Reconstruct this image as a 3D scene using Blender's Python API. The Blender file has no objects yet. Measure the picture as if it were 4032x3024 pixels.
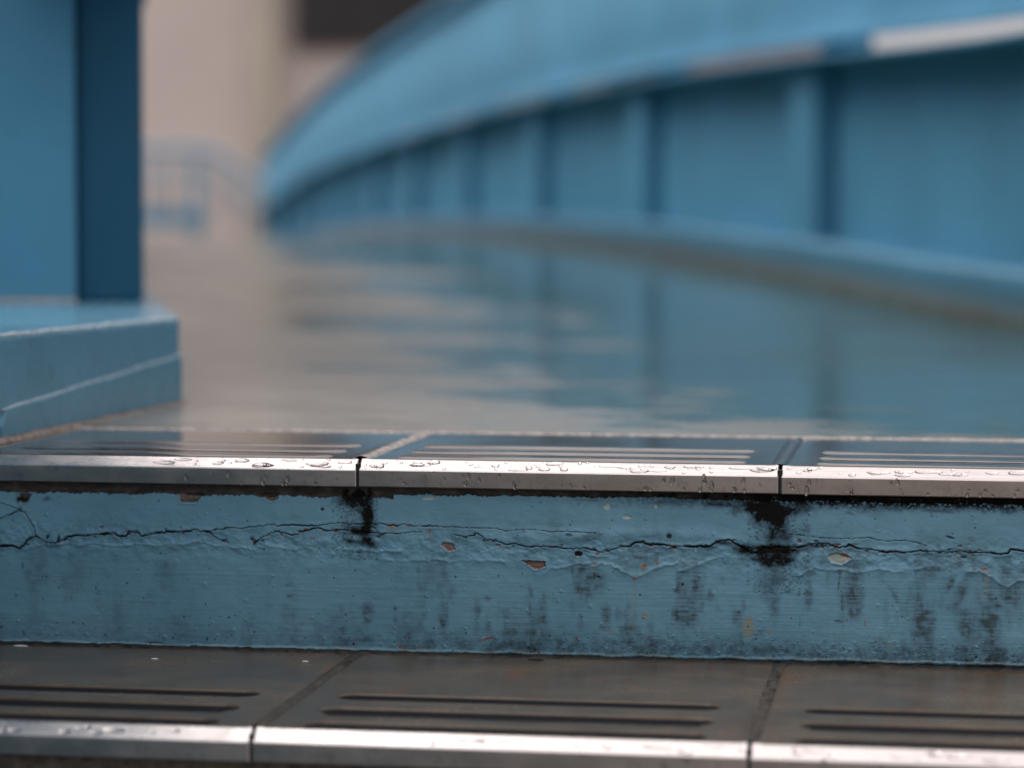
import bpy, math, random
import numpy as np
from mathutils import Vector

R_ = math.radians
random.seed(7)
SC = bpy.context.scene
COL = SC.collection

# ------------------------------------------------------------------ camera
CAMX, CAMY, CAMZ = 0.40312, -1.86051, 0.15933
YAW, PITCH, ROLL = 0.156249, -0.055395, 0.00202
cam_d = bpy.data.cameras.new('camera')
cam = bpy.data.objects.new('camera', cam_d)
COL.objects.link(cam)
cam.location = (CAMX, CAMY, CAMZ)
fw = Vector((-math.sin(YAW) * math.cos(PITCH), math.cos(YAW) * math.cos(PITCH), math.sin(PITCH)))
rt = Vector((math.cos(YAW), math.sin(YAW), 0))
up = rt.cross(fw)
r2 = rt * math.cos(ROLL) + up * math.sin(ROLL)
u2 = r2.cross(fw)
from mathutils import Matrix
cam.rotation_euler = Matrix((r2, u2, -fw)).transposed().to_euler()
cam_d.sensor_fit = 'HORIZONTAL'
cam_d.sensor_width = 17.3
cam_d.lens = 45.0
cam_d.clip_start = 0.05
cam_d.clip_end = 2000
cam_d.dof.use_dof = True
cam_d.dof.focus_distance = 1.865
cam_d.dof.aperture_fstop = 1.8
SC.camera = cam

# ------------------------------------------------------------------ overcast daylight
SUN_EL, SUN_AZ = R_(58), R_(-104)          # azimuth measured from +Y towards +X
SUN_STR, SKY_STR = 1.5, 0.125
w = bpy.data.worlds.new('World')
SC.world = w
w.use_nodes = True
nt = w.node_tree
nt.nodes.clear()
sky = nt.nodes.new('ShaderNodeTexSky')
sky.sky_type = 'NISHITA'
sky.sun_disc = False
sky.sun_elevation = SUN_EL
sky.sun_rotation = SUN_AZ
sky.altitude = 50
sky.air_density = 1.0
sky.dust_density = 3.0
hsv = nt.nodes.new('ShaderNodeHueSaturation')      # cloud deck: the blue is scattered out
hsv.inputs['Saturation'].default_value = 0.06
tint = nt.nodes.new('ShaderNodeMix'); tint.data_type = 'RGBA'; tint.blend_type = 'MULTIPLY'
tint.inputs[0].default_value = 1.0
tint.inputs[7].default_value = (1.0, 0.935, 0.93, 1)
tc = nt.nodes.new('ShaderNodeTexCoord')
sep = nt.nodes.new('ShaderNodeSeparateXYZ')
ma = nt.nodes.new('ShaderNodeMath'); ma.operation = 'MULTIPLY_ADD'; ma.use_clamp = False
ma.inputs[1].default_value = 1.85; ma.inputs[2].default_value = 0.78     # overcast: zenith brighter than horizon
mx = nt.nodes.new('ShaderNodeMath'); mx.operation = 'MAXIMUM'; mx.inputs[1].default_value = 0.0
mul = nt.nodes.new('ShaderNodeVectorMath'); mul.operation = 'SCALE'
bg = nt.nodes.new('ShaderNodeBackground'); bg.inputs[1].default_value = SKY_STR
wo = nt.nodes.new('ShaderNodeOutputWorld')
L = nt.links.new
L(sky.outputs[0], hsv.inputs['Color']); L(hsv.outputs[0], tint.inputs[6])
L(tc.outputs['Generated'], sep.inputs[0]); L(sep.outputs[2], mx.inputs[0]); L(mx.outputs[0], ma.inputs[0])
cloud = nt.nodes.new('ShaderNodeMix'); cloud.data_type = 'RGBA'      # the even cloud layer hides most of the clear sky
cloud.inputs[0].default_value = 0.78
cloud.inputs[7].default_value = (5.6, 5.22, 5.18, 1)
L(tint.outputs[2], cloud.inputs[6]); L(cloud.outputs[2], mul.inputs[0]); L(ma.outputs[0], mul.inputs['Scale'])
L(mul.outputs[0], bg.inputs[0]); L(bg.outputs[0], wo.inputs[0])

sl = bpy.data.lights.new('sun', 'SUN')
sl.energy = SUN_STR
sl.angle = R_(50)
sl.color = (1.0, 0.95, 0.92)
so = bpy.data.objects.new('sun', sl)
COL.objects.link(so)
sd = Vector((math.sin(SUN_AZ) * math.cos(SUN_EL), math.cos(SUN_AZ) * math.cos(SUN_EL), math.sin(SUN_EL)))
so.rotation_euler = sd.to_track_quat('Z', 'Y').to_euler()
so.location = (0, 0, 20)

SC.view_settings.view_transform = 'Standard'
SC.view_settings.look = 'None'
SC.view_settings.exposure = -0.06
SC.view_settings.gamma = 1.0
SC.cycles.use_denoising = True
SC.cycles.max_bounces = 8
SC.cycles.transmission_bounces = 6
SC.cycles.caustics_reflective = False
SC.cycles.caustics_refractive = False
SC.cycles.sample_clamp_indirect = 4.0

# ------------------------------------------------------------------ helpers
def link(o, parent=None):
    COL.objects.link(o)
    if parent is not None:
        o.parent = parent
    return o

def mesh_obj(name, verts, faces, mat, parent=None, smooth=False):
    me = bpy.data.meshes.new(name)
    me.from_pydata([tuple(v) for v in verts], [], [tuple(f) for f in faces])
    me.materials.append(mat)
    if smooth:
        me.polygons.foreach_set('use_smooth', [True] * len(me.polygons))
    me.update()
    return link(bpy.data.objects.new(name, me), parent)

def thing(name, label, cat, loc=(0, 0, 0), group=None):
    o = bpy.data.objects.new(name, None)
    o.location = loc
    o.empty_display_size = 0.1
    COL.objects.link(o)
    o['label'] = label
    o['category'] = cat
    if group:
        o['group'] = group
    return o

def grid_obj(name, V, mat, parent=None, attrs=None, flip=False):
    """V: (n, m, 3) array of points -> one smooth quad sheet, optional colour attributes."""
    n, m = V.shape[:2]
    idx = np.arange(n * m).reshape(n, m)
    a, b, c, d = idx[:-1, :-1], idx[1:, :-1], idx[1:, 1:], idx[:-1, 1:]
    F = np.stack([a, b, c, d] if not flip else [a, d, c, b], -1).reshape(-1, 4)
    me = bpy.data.meshes.new(name)
    me.vertices.add(n * m)
    me.vertices.foreach_set('co', V.reshape(-1).astype(np.float32))
    k = len(F)
    me.loops.add(k * 4)
    me.loops.foreach_set('vertex_index', F.reshape(-1).astype(np.int32))
    me.polygons.add(k)
    me.polygons.foreach_set('loop_start', (np.arange(k) * 4).astype(np.int32))
    me.polygons.foreach_set('use_smooth', np.ones(k, dtype=bool))
    me.update(calc_edges=True)
    if attrs:
        for an, A in attrs.items():
            at = me.attributes.new(an, 'FLOAT_COLOR', 'POINT')
            at.data.foreach_set('color', A.reshape(-1).astype(np.float32))
    me.materials.append(mat)
    return link(bpy.data.objects.new(name, me), parent)

def box_pts(x0, x1, y0, y1, z0, z1):
    V = [(x0, y0, z0), (x1, y0, z0), (x1, y1, z0), (x0, y1, z0), (x0, y0, z1), (x1, y0, z1), (x1, y1, z1), (x0, y1, z1)]
    F = [(0, 3, 2, 1), (4, 5, 6, 7), (0, 1, 5, 4), (1, 2, 6, 5), (2, 3, 7, 6), (3, 0, 4, 7)]
    return V, F

def bevel(o, wdt, seg=2):
    m = o.modifiers.new('bevel', 'BEVEL')
    m.width = wdt
    m.segments = seg
    m.limit_method = 'ANGLE'
    m.angle_limit = R_(40)
    return o

def box(name, x0, x1, y0, y1, z0, z1, mat, parent=None, bv=0.0):
    V, F = box_pts(x0, x1, y0, y1, z0, z1)
    o = mesh_obj(name, V, F, mat, parent)
    if bv:
        bevel(o, bv)
    return o

# value noise on numpy arrays ------------------------------------------------
_tabs = {}
def vnoise(x, y, seed=0):
    if seed not in _tabs:
        _tabs[seed] = np.random.RandomState(seed).rand(512, 512)
    T = _tabs[seed]
    xi = np.floor(x).astype(int); yi = np.floor(y).astype(int)
    fx = x - xi; fy = y - yi
    fx = fx * fx * (3 - 2 * fx); fy = fy * fy * (3 - 2 * fy)
    a = T[xi % 512, yi % 512]; b = T[(xi + 1) % 512, yi % 512]
    c = T[xi % 512, (yi + 1) % 512]; d = T[(xi + 1) % 512, (yi + 1) % 512]
    return (a * (1 - fx) + b * fx) * (1 - fy) + (c * (1 - fx) + d * fx) * fy

def fbm(x, y, oct=4, seed=0, gain=0.5):
    s = 0.0; amp = 1.0; tot = 0.0
    for i in range(oct):
        s = s + amp * vnoise(x * 2 ** i + 17.3 * i, y * 2 ** i + 9.1 * i, seed + i)
        tot += amp; amp *= gain
    return s / tot

def sstep(a, b, x):
    t = np.clip((x - a) / (b - a), 0, 1)
    return t * t * (3 - 2 * t)

# ------------------------------------------------------------------ bridge frame
# d: metres to the right of the right-hand kerb face, q: metres along the bridge from the camera's foot
AX = R_(18.05)
A2 = np.array([-math.sin(AX), math.cos(AX)])
N2 = np.array([math.cos(AX), math.sin(AX)])
ORG = np.array([CAMX, CAMY]) + 1.545 * N2
WIDTH = 1.4565
def P2(d, q):
    return ORG + d * N2 + q * A2
_pq = np.array([-50, 2.3, 3.5, 4.25, 5.66, 7.65, 10.94, 14.0, 17.5, 21.7, 25.0, 26.5, 90])
_pz = np.array([0, 0, 0.0, 0.010, 0.060, 0.113, 0.150, 0.148, 0.115, -0.03, -0.17, -0.20, -0.20])
def _pchip():
    h = np.diff(_pq); dl = np.diff(_pz) / h
    m = np.zeros(len(_pq))
    for i in range(1, len(_pq) - 1):
        if dl[i - 1] * dl[i] > 0:
            w1 = 2 * h[i] + h[i - 1]; w2 = h[i] + 2 * h[i - 1]
            m[i] = (w1 + w2) / (w1 / dl[i - 1] + w2 / dl[i])
    return h, m
_h, _m = _pchip()
def deck_z(q):
    q = np.asarray(q, float)
    i = np.clip(np.searchsorted(_pq, q) - 1, 0, len(_pq) - 2)
    t = (q - _pq[i]) / _h[i]
    return ((1 + 2 * t) * (1 - t) ** 2 * _pz[i] + t * (1 - t) ** 2 * _h[i] * _m[i]
            + t * t * (3 - 2 * t) * _pz[i + 1] + t * t * (t - 1) * _h[i] * _m[i + 1])

def sweep(name, prof, qs, mat, parent=None, side=1, smooth=False, bv=0.0):
    """closed profile of (d, z) carried along the arched deck; side=-1 mirrors it on the left kerb."""
    V = []; F = []
    k = len(prof)
    for q in qs:
        z0 = float(deck_z(q))
        for d, z in prof:
            dd = d if side > 0 else -WIDTH - d
            p = P2(dd, q)
            V.append((p[0], p[1], z0 + z))
    for i in range(len(qs) - 1):
        for j in range(k):
            a, b = i * k + j, i * k + (j + 1) % k
            f = (a, b, b + k, a + k)
            F.append(f if side < 0 else f[::-1])
    e = (len(qs) - 1) * k
    c0 = tuple(range(k)); c1 = tuple(range(e, e + k))
    if side > 0:
        F += [c0, c1[::-1]]
    else:
        F += [c0[::-1], c1]
    o = mesh_obj(name, V, F, mat, parent, smooth)
    at = o.data.attributes.new('hb', 'FLOAT', 'POINT')
    at.data.foreach_set('value', np.tile(np.array([z for d, z in prof], np.float32), len(qs)))
    if bv:
        bevel(o, bv)
    return o

# ------------------------------------------------------------------ materials
def new_mat(name):
    m = bpy.data.materials.new(name)
    m.use_nodes = True
    t = m.node_tree
    b = t.nodes['Principled BSDF']
    return m, t, b

def N(t, typ, **kw):
    n = t.nodes.new(typ)
    for k_, v in kw.items():
        if k_ == 'op': n.operation = v
        elif k_ == 'inp':
            for kk, vv in v.items(): n.inputs[kk].default_value = vv
        else: setattr(n, k_, v)
    return n

def noise(t, vec, scale, detail=4, rough=0.55, stretch=None):
    n = N(t, 'ShaderNodeTexNoise', inp={'Scale': scale, 'Detail': detail, 'Roughness': rough})
    if stretch:
        mp = N(t, 'ShaderNodeMapping'); mp.inputs['Scale'].default_value = stretch
        t.links.new(vec, mp.inputs[0]); t.links.new(mp.outputs[0], n.inputs['Vector'])
    else:
        t.links.new(vec, n.inputs['Vector'])
    return n.outputs['Fac']

def ramp(t, fac, stops):
    r = N(t, 'ShaderNodeValToRGB')
    el = r.color_ramp.elements
    while len(el) < len(stops): el.new(0.5)
    for e, (p, c) in zip(el, stops):
        e.position = p
        e.color = c if len(c) == 4 else (*c, 1)
    t.links.new(fac, r.inputs[0])
    return r.outputs[0]

def rng(t, fac, a, b, c, d, smooth=True):
    n = N(t, 'ShaderNodeMapRange')
    n.interpolation_type = 'SMOOTHSTEP' if smooth else 'LINEAR'
    for i, v in zip((1, 2, 3, 4), (a, b, c, d)): n.inputs[i].default_value = v
    t.links.new(fac, n.inputs[0])
    return n.outputs[0]

def mixc(t, fac, c1, c2, mode='MIX'):
    n = N(t, 'ShaderNodeMix', data_type='RGBA', blend_type=mode)
    for sock, v in ((n.inputs[0], fac), (n.inputs[6], c1), (n.inputs[7], c2)):
        if hasattr(v, 'is_linked') or hasattr(v, 'links'): t.links.new(v, sock)
        elif isinstance(v, (int, float)): sock.default_value = v
        else: sock.default_value = v if len(v) == 4 else (*v, 1)
    return n.outputs[2]

def math_(t, op, a, b=None, clamp=False):
    n = N(t, 'ShaderNodeMath', op=op); n.use_clamp = clamp
    for i, v in enumerate((a, b)):
        if v is None: continue
        if isinstance(v, (int, float)): n.inputs[i].default_value = v
        else: t.links.new(v, n.inputs[i])
    return n.outputs[0]

def bump(t, b, h, strength, dist=0.002, prev=None):
    n = N(t, 'ShaderNodeBump', inp={'Strength': strength, 'Distance': dist})
    t.links.new(h, n.inputs['Height'])
    if prev is not None: t.links.new(prev, n.inputs['Normal'])
    t.links.new(n.outputs[0], b.inputs['Normal'])
    return n.outputs[0]

def objco(t):
    return N(t, 'ShaderNodeTexCoord').outputs['Object']

PAINT = (0.086, 0.262, 0.398)
def mat_paint(name, col=PAINT, rough=0.55, dirt=0.45, base_grime=False, bscale=1.0, spec=.06):
    m, t, b = new_mat(name)
    v = objco(t)
    n1 = noise(t, v, 2.2 * bscale, 5)
    n2 = noise(t, v, 26 * bscale, 5, 0.65)
    c = mixc(t, rng(t, n1, .3, .75, 0, 1), tuple(x * .90 for x in col), tuple(min(1, x * 1.10) for x in col))
    c = mixc(t, rng(t, n2, .56, .78, 0, dirt), c, (0.075, 0.10, 0.115))
    dr = noise(t, v, 6, 5, .6, (1, 1, .12))
    c = mixc(t, rng(t, dr, .56, .8, 0, dirt * .8), c, (0.09, 0.12, 0.13))
    bigs = noise(t, v, .7 * bscale, 6, .62)
    c = mixc(t, rng(t, bigs, .5, .72, 0, .32), c, tuple(x * .62 for x in col))
    if base_grime:
        at = N(t, 'ShaderNodeAttribute', attribute_name='hb')
        gm = math_(t, 'SUBTRACT', at.outputs['Fac'], math_(t, 'MULTIPLY', noise(t, v, 5, 5, .7), 0.040))
        c = mixc(t, rng(t, gm, .02, .070, .60, 0), c, (0.055, 0.110, 0.145))
        c = mixc(t, rng(t, gm, -.022, .004, 1, 0), c, (0.028, 0.032, 0.026))
    t.links.new(c, b.inputs['Base Color'])
    r = rng(t, n2, .3, .8, rough * .75, rough * 1.35)
    t.links.new(r, b.inputs['Roughness'])
    b.inputs['Specular IOR Level'].default_value = spec
    bump(t, b, noise(t, v, 60, 3, .5), 0.04, 0.002)
    return m

M_PAINT = mat_paint('blue_gloss_paint')
M_KERB = mat_paint('blue_kerb_paint', tuple(x * .95 for x in PAINT), 0.20, 0.4, True, 1.0, .5)
M_PLINTH = mat_paint('blue_plinth_paint', (0.108, 0.262, 0.372), 0.26, 0.75, False, 3, .4)
M_NAVY = mat_paint('dark_blue_post', (0.024, 0.100, 0.172), 0.4, 0.4)  # deeper blue than the other posts, used on the first left post only

def mat_deck():
    m, t, b = new_mat('wet_concrete_deck')
    v = objco(t)
    big = noise(t, v, 1.1, 6, .55)
    mid = noise(t, v, 9, 6, .6)
    fin = noise(t, v, 260, 4, .6)
    c = mixc(t, rng(t, mid, .3, .72, 0, 1), (0.14, 0.130, 0.114), (0.28, 0.264, 0.236))
    c = mixc(t, rng(t, fin, .35, .7, 0, .35), c, (0.12, 0.12, 0.105))
    dt = N(t, 'ShaderNodeVectorMath', op='DOT_PRODUCT'); dt.inputs[1].default_value = (N2[0], N2[1], 0)
    t.links.new(v, dt.inputs[0])
    dd = math_(t, 'SUBTRACT', dt.outputs['Value'], float(ORG @ N2) - 1.12)      # the deck falls to the right, water stands there
    comb = math_(t, 'ADD', math_(t, 'ADD', math_(t, 'MULTIPLY', big, .7), math_(t, 'MULTIPLY', mid, .3)), rng(t, dd, -.45, .75, -.085, .16, False))
    pud = rng(t, comb, .43, .58, 0, 1)                     # 1 = standing water
    c = mixc(t, pud, c, mixc(t, mid, (0.075, 0.120, 0.092), (0.14, 0.182, 0.138)))
    t.links.new(c, b.inputs['Base Color'])
    t.links.new(rng(t, pud, 0, 1, .5, .9, False), b.inputs['Coat Weight'])
    t.links.new(rng(t, pud, 0, 1, .38, .14, False), b.inputs['Roughness'])
    b.inputs['IOR'].default_value = 1.40
    b.inputs['Coat IOR'].default_value = 1.36
    t.links.new(rng(t, pud, 0, 1, .22, .10, False), b.inputs['Coat Roughness'])
    n1 = N(t, 'ShaderNodeBump', inp={'Distance': 0.0018})
    t.links.new(rng(t, pud, 0, 1, .16, .0, False), n1.inputs['Strength'])
    t.links.new(fin, n1.inputs['Height'])
    n2 = N(t, 'ShaderNodeBump', inp={'Distance': 0.006, 'Strength': 0.48})
    t.links.new(noise(t, v, 8.0, 4, .55), n2.inputs['Height'])
    t.links.new(n1.outputs[0], n2.inputs['Normal'])
    t.links.new(n2.outputs[0], b.inputs['Normal'])
    t.links.new(n2.outputs[0], b.inputs['Coat Normal'])
    return m
M_DECK = mat_deck()

def mat_tile(name, wet, streaked):
    m, t, b = new_mat(name)
    v = objco(t)
    gi = N(t, 'ShaderNodeObjectInfo').outputs['Random']
    off = N(t, 'ShaderNodeVectorMath', op='ADD')
    sc3 = N(t, 'ShaderNodeCombineXYZ'); t.links.new(math_(t, 'MULTIPLY', gi, 37.0), sc3.inputs[0])
    t.links.new(v, off.inputs[0]); t.links.new(sc3.outputs[0], off.inputs[1]); v = off.outputs[0]
    a = noise(t, v, 14, 6, .65)
    f = noise(t, v, 420, 3, .6)
    lo_, hi_ = ((0.066, 0.048, 0.032), (0.118, 0.090, 0.062)) if streaked else ((0.105, 0.095, 0.083), (0.165, 0.148, 0.130))
    c = mixc(t, rng(t, a, .3, .7, 0, 1), lo_, hi_)
    c = mixc(t, rng(t, f, .35, .7, 0, .4), c, (0.055, 0.050, 0.044))
    if streaked:
        st = noise(t, v, 34, 5, .65, (1, .16, 1))
        c = mixc(t, rng(t, st, .52, .72, 0, .7), c, (0.13, 0.066, 0.034))  # orange-brown streaks running front to back across the tread
        st2 = noise(t, v, 55, 5, .7, (.35, 1.4, 1))
        c = mixc(t, rng(t, st2, .48, .85, 0, .5), c, (0.030, 0.029, 0.028))
    t.links.new(c, b.inputs['Base Color'])
    t.links.new(rng(t, a, .3, .75, wet[0], wet[1]), b.inputs['Roughness'])
    b.inputs['IOR'].default_value = 1.42
    if streaked: b.inputs['Specular IOR Level'].default_value = 0.28
    bump(t, b, f, wet[2], 0.0006)
    return m
M_TILE_UP = mat_tile('wet_stone_tile', (.035, .10, .03), False)
M_TILE_LO = mat_tile('damp_stone_tile', (.18, .30, .12), True)

def mat_simple(name, col, rough, metal=0.0, var=.2, scale=30, bmp=0.0, bdist=.001, ior=1.45, stretch=None):
    m, t, b = new_mat(name)
    v = objco(t)
    n = noise(t, v, scale, 5, .6, stretch)
    c = mixc(t, rng(t, n, .3, .7, 0, 1), tuple(x * (1 - var) for x in col), tuple(min(1, x * (1 + var)) for x in col))
    t.links.new(c, b.inputs['Base Color'])
    t.links.new(rng(t, n, .3, .7, rough * .8, min(1, rough * 1.25)), b.inputs['Roughness'])
    b.inputs['Metallic'].default_value = metal
    b.inputs['IOR'].default_value = ior
    if bmp: bump(t, b, n, bmp, bdist)
    return m

def mat_steel(nm='stainless_steel', dull=False):
    m, t, b = new_mat(nm)
    v = objco(t)
    br = noise(t, v, 900, 3, .6, (.02, 1, 1))
    d1 = noise(t, v, 40, 6, .7, (.5, 1, 1.2))
    d2 = noise(t, v, 160, 5, .7, (1, 1, .3))
    c = mixc(t, rng(t, br, .3, .7, 0, 1), (0.52, 0.485, 0.475), (0.62, 0.585, 0.575))
    c = mixc(t, rng(t, d1, .55, .80, 0, .35), c, (0.30, 0.26, 0.22))
    c = mixc(t, rng(t, d2, .62, .8, 0, .6), c, (0.12, 0.10, 0.085))
    t.links.new(c, b.inputs['Base Color'])
    b.inputs['Metallic'].default_value = 1.0
    t.links.new(rng(t, d1, .3, .75, .20, .38), b.inputs['Roughness'])
    if dull:
        c2 = mixc(t, rng(t, d1, .3, .7, 0, 1), (0.30, 0.262, 0.235), (0.40, 0.355, 0.325))
        c2 = mixc(t, rng(t, d2, .55, .8, 0, .6), c2, (0.10, 0.08, 0.065))
        t.links.new(c2, b.inputs['Base Color'])
        t.links.new(rng(t, d1, .3, .75, .30, .45), b.inputs['Roughness'])
    bump(t, b, br, .05, .0004)
    return m
M_STEEL = mat_steel()
M_STEEL_D = mat_steel('dull_brown_steel', True)  # darker, browner and rougher steel for the nosing's front and underside
M_WATERFILL = mat_simple('water_in_black_groove', (0.10, 0.09, 0.085), 0.05, var=.3, ior=1.5)
M_RUBBER = mat_simple('black_grit_insert', (0.012, 0.013, 0.016), 0.75, var=.35, scale=300, bmp=.3, bdist=.0005)
M_GROUT = mat_simple('pale_wet_grout', (0.30, 0.27, 0.25), 0.16, var=.3, scale=160, bmp=.6, bdist=.0012)
M_RUBBER.node_tree.nodes['Principled BSDF'].inputs['Specular IOR Level'].default_value = 0.03
M_GROUT_D = mat_simple('dark_wet_grout', (0.055, 0.058, 0.06), 0.2, var=.4, scale=120, bmp=.3, bdist=.001)
M_GROUT_L = mat_simple('dirty_dry_grout', (0.05, 0.047, 0.042), 0.7, var=.6, scale=120, bmp=.3, bdist=.001)
M_GROUT_L.node_tree.nodes['Principled BSDF'].inputs['Specular IOR Level'].default_value = 0.15
M_BEAD = mat_simple('muddy_mortar', (0.16, 0.125, 0.105), 0.4, var=.45, scale=140, bmp=.5, bdist=.0012)
M_MORTAR = mat_simple('brown_crumbling_mortar', (0.10, 0.078, 0.058), 0.6, var=.5, scale=160, bmp=.7, bdist=.002)
M_BLACK = mat_simple('black_joint_grime', (0.010, 0.009, 0.008), 0.5, var=.4, scale=90)
M_CONC = mat_simple('grey_concrete', (0.25, 0.235, 0.22), 0.7, var=.2, scale=2)

def mat_water():
    m, t, b = new_mat('rain_water')
    b.inputs['Base Color'].default_value = (1, 1, 1, 1)
    b.inputs['Roughness'].default_value = 0.0
    b.inputs['IOR'].default_value = 1.33
    b.inputs['Transmission Weight'].default_value = 1.0
    return m
M_WATER = mat_water()

# ------------------------------------------------------------------ ground and deck
def struct(o):
    o['kind'] = 'structure'
    return o
M_STREET = mat_simple('grey_street', (0.20, 0.19, 0.18), 0.55, var=.15, scale=.3)
struct(box('ground', -300, 300, -300, 300, -6.0, -5.5, M_STREET))

TW = 0.3            # tile width along the step
RISE, GOING = 0.1385, 0.303
TD = 0.256          # depth of the upper tread tiles
def build_deck():
    xs = np.linspace(-2.2, 3.2, 28)
    ss = np.concatenate([np.arange(0, 3, .1), np.arange(3, 9, .25), np.arange(9, 32.1, .5)])
    V = np.zeros((len(ss), len(xs), 3))
    for i, s in enumerate(ss):
        for j, x in enumerate(xs):
            p = np.array([x, TD + 0.007]) + s * A2
            q = float((p - ORG) @ A2)
            V[i, j] = (p[0], p[1], deck_z(q) + 0.0012)
    # keep it between the kerbs: squeeze the rows into -W-0.05 .. +0.05 beyond the first metre
    for i, s in enumerate(ss):
        for j, x in enumerate(xs):
            p = V[i, j, :2]
            d = float((p - ORG) @ N2); q = float((p - ORG) @ A2)
            d2 = min(max(d, -WIDTH - 0.12), 0.12)
            V[i, j, :2] = P2(d2, q)
            V[i, j, 2] = deck_z(q) + 0.0012
    # underside
    U = V.copy(); U[:, :, 2] -= 0.35
    n, m = V.shape[:2]
    idx = np.arange(n * m).reshape(n, m)
    F = []
    for i in range(n - 1):
        for j in range(m - 1):
            f = (idx[i, j], idx[i, j + 1], idx[i + 1, j + 1], idx[i + 1, j])
            F.append(f); F.append(tuple(k + n * m for k in f[::-1]))
    k0 = 2 * n * m
    for j in range(m - 1):
        F.append((k0 + j, k0 + m + j, k0 + m + j + 1, k0 + j + 1))
    o = mesh_obj('bridge_deck', np.concatenate([V.reshape(-1, 3), U.reshape(-1, 3), V[0], U[0]]), F, M_DECK)
    for p in o.data.polygons: p.use_smooth = p.normal.z > .5
    return struct(o)
build_deck()

# the flight that goes on down behind the camera, to street level
def build_flight():
    V = []; F = []
    y, z = -GOING, -2 * RISE - 0.012
    pr = [(-GOING + .02, -5.6), (-GOING + .02, z)]
    while z > -5.5:
        pr.append((y - GOING, z)); z -= RISE; y -= GOING; pr.append((y, z))
    pr.append((y, -5.6))
    k = len(pr)
    for x in (-.30, 1.2):
        V += [(x, a, b) for a, b in pr]
    for j in range(k):
        a, b = j, (j + 1) % k
        F.append((a, b, b + k, a + k))
    F.append(tuple(range(k))[::-1]); F.append(tuple(range(k, 2 * k)))
    return struct(mesh_obj('stair_flight', V, F, M_CONC))
build_flight()

# ------------------------------------------------------------------ riser: survey of its cracks, ridges, chips and stains (mm along X, mm in Z)
CRACKS=[
 (1.1,[(-281.2,-65.4),(-268.1,-67.4),(-261.6,-67.2),(-257.4,-67.6),(-253.7,-69.3),(-249.9,-67.0),(-246.6,-62.5),(-241.0,-60.1),(-236.4,-62.2),(-231.3,-64.6),(-225.3,-64.4),(-219.7,-62.4),(-215.0,-59.6),(-209.9,-58.6),(-203.9,-58.9),(-197.4,-57.9),(-191.0,-57.3),(-181.7,-56.3),(-177.6,-58.9),(-172.5,-58.3),(-170.7,-55.1),(-163.3,-55.9),(-161.0,-58.5),(-155.1,-57.1),(-148.6,-55.6),(-138.6,-54.7),(-128.5,-54.3),(-120.3,-52.8),(-116.6,-54.5),(-111.2,-53.8),(-109.3,-55.3),(-103.9,-59.2),(-96.6,-61.7)]),
 (0.55,[(-111.2,-54.0),(-104.8,-52.3),(-100.2,-52.2),(-92.9,-50.5),(-86.6,-51.9),(-81.1,-50.1),(-77.2,-50.0),(-71.7,-49.5),(-65.4,-48.2),(-59.1,-49.0),(-50.0,-48.0),(-41.0,-48.2),(-32.0,-48.5),(-23.0,-47.2),(-14.0,-46.0),(-5.1,-46.7),(3.9,-46.1),(12.8,-46.3),(17.3,-45.8),(20.8,-47.1),(28.9,-46.9),(33.3,-46.1),(38.6,-47.2),(48.4,-47.0),(57.3,-47.1)]),
 (0.28,[(57.3,-47.1),(67.9,-47.2),(79.4,-47.9),(92.6,-47.4),(108.0,-49.3),(118.5,-48.0),(127.3,-48.1),(136.9,-49.2),(149.1,-48.8),(160.5,-49.2),(170.9,-49.4)]),
 (0.7,[(-77.2,-62.6),(-69.9,-56.7),(-60.0,-53.0),(-54.6,-54.2),(-49.1,-55.5),(-43.7,-54.0),(-39.2,-51.7),(-30.2,-49.8),(-23.0,-51.9),(-17.6,-51.3),(-10.5,-50.7),(-2.4,-51.9),(6.5,-52.6),(19.0,-52.8)]),
 (0.4,[(19.0,-52.8),(29.7,-52.6),(39.5,-51.5),(45.7,-51.4)]),
 (0.6,[(68.8,-52.3),(76.8,-54.7),(83.8,-52.9),(86.5,-51.5),(92.6,-55.7),(99.7,-56.5),(106.7,-59.0),(114.1,-58.2),(121.2,-60.4),(129.9,-59.8),(136.9,-60.1),(143.1,-60.0),(148.3,-61.2),(157.0,-61.0),(164.0,-60.4)]),
 (1.0,[(164.0,-60.4),(169.2,-61.6),(175.3,-63.2),(182.3,-60.9),(189.2,-59.0),(195.3,-58.5),(198.7,-55.8),(203.1,-55.3),(208.3,-56.9),(216.9,-56.7),(222.9,-57.1),(225.5,-58.0),(234.2,-57.7),(243.6,-57.5),(251.3,-57.3),(257.3,-53.8),(264.2,-52.3),(269.3,-55.3),(275.4,-58.6),(281.4,-61.9),(287.7,-59.2),(287.7,-58.4),(301.4,-56.7),(315.1,-56.4),(322.4,-54.4),(331.5,-53.8),(340.6,-56.4),(347.9,-54.4),(355.2,-57.0),(365.2,-57.7),(374.2,-59.3),(378.7,-58.8),(384.2,-59.1),(392.3,-58.1),(401.3,-57.6)]),
 (0.8,[(401.3,-57.6),(414.8,-57.8),(428.2,-57.8),(441.7,-58.0),(450.6,-58.7),(456.8,-58.1),(458.6,-55.3),(462.1,-55.7),(472.9,-56.9),(486.2,-55.7),(503.9,-57.6)]),
 (0.3,[(306.8,-48.3),(313.2,-48.1),(322.3,-48.9),(328.7,-50.1),(342.4,-50.3),(351.5,-50.0),(362.4,-49.0),(367.8,-50.8),(375.0,-51.1),(385.9,-50.4),(394.9,-52.0),(401.2,-54.2)]),
 (0.5,[(-273.6,-49.9),(-268.0,-47.6),(-260.5,-44.3),(-253.5,-41.5),(-249.3,-42.3),(-245.6,-47.6),(-241.9,-53.8),(-240.6,-59.2)]),
 (0.4,[(-273.5,-34.7),(-267.9,-35.9),(-260.4,-38.0),(-253.4,-40.6)]),
]
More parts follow.
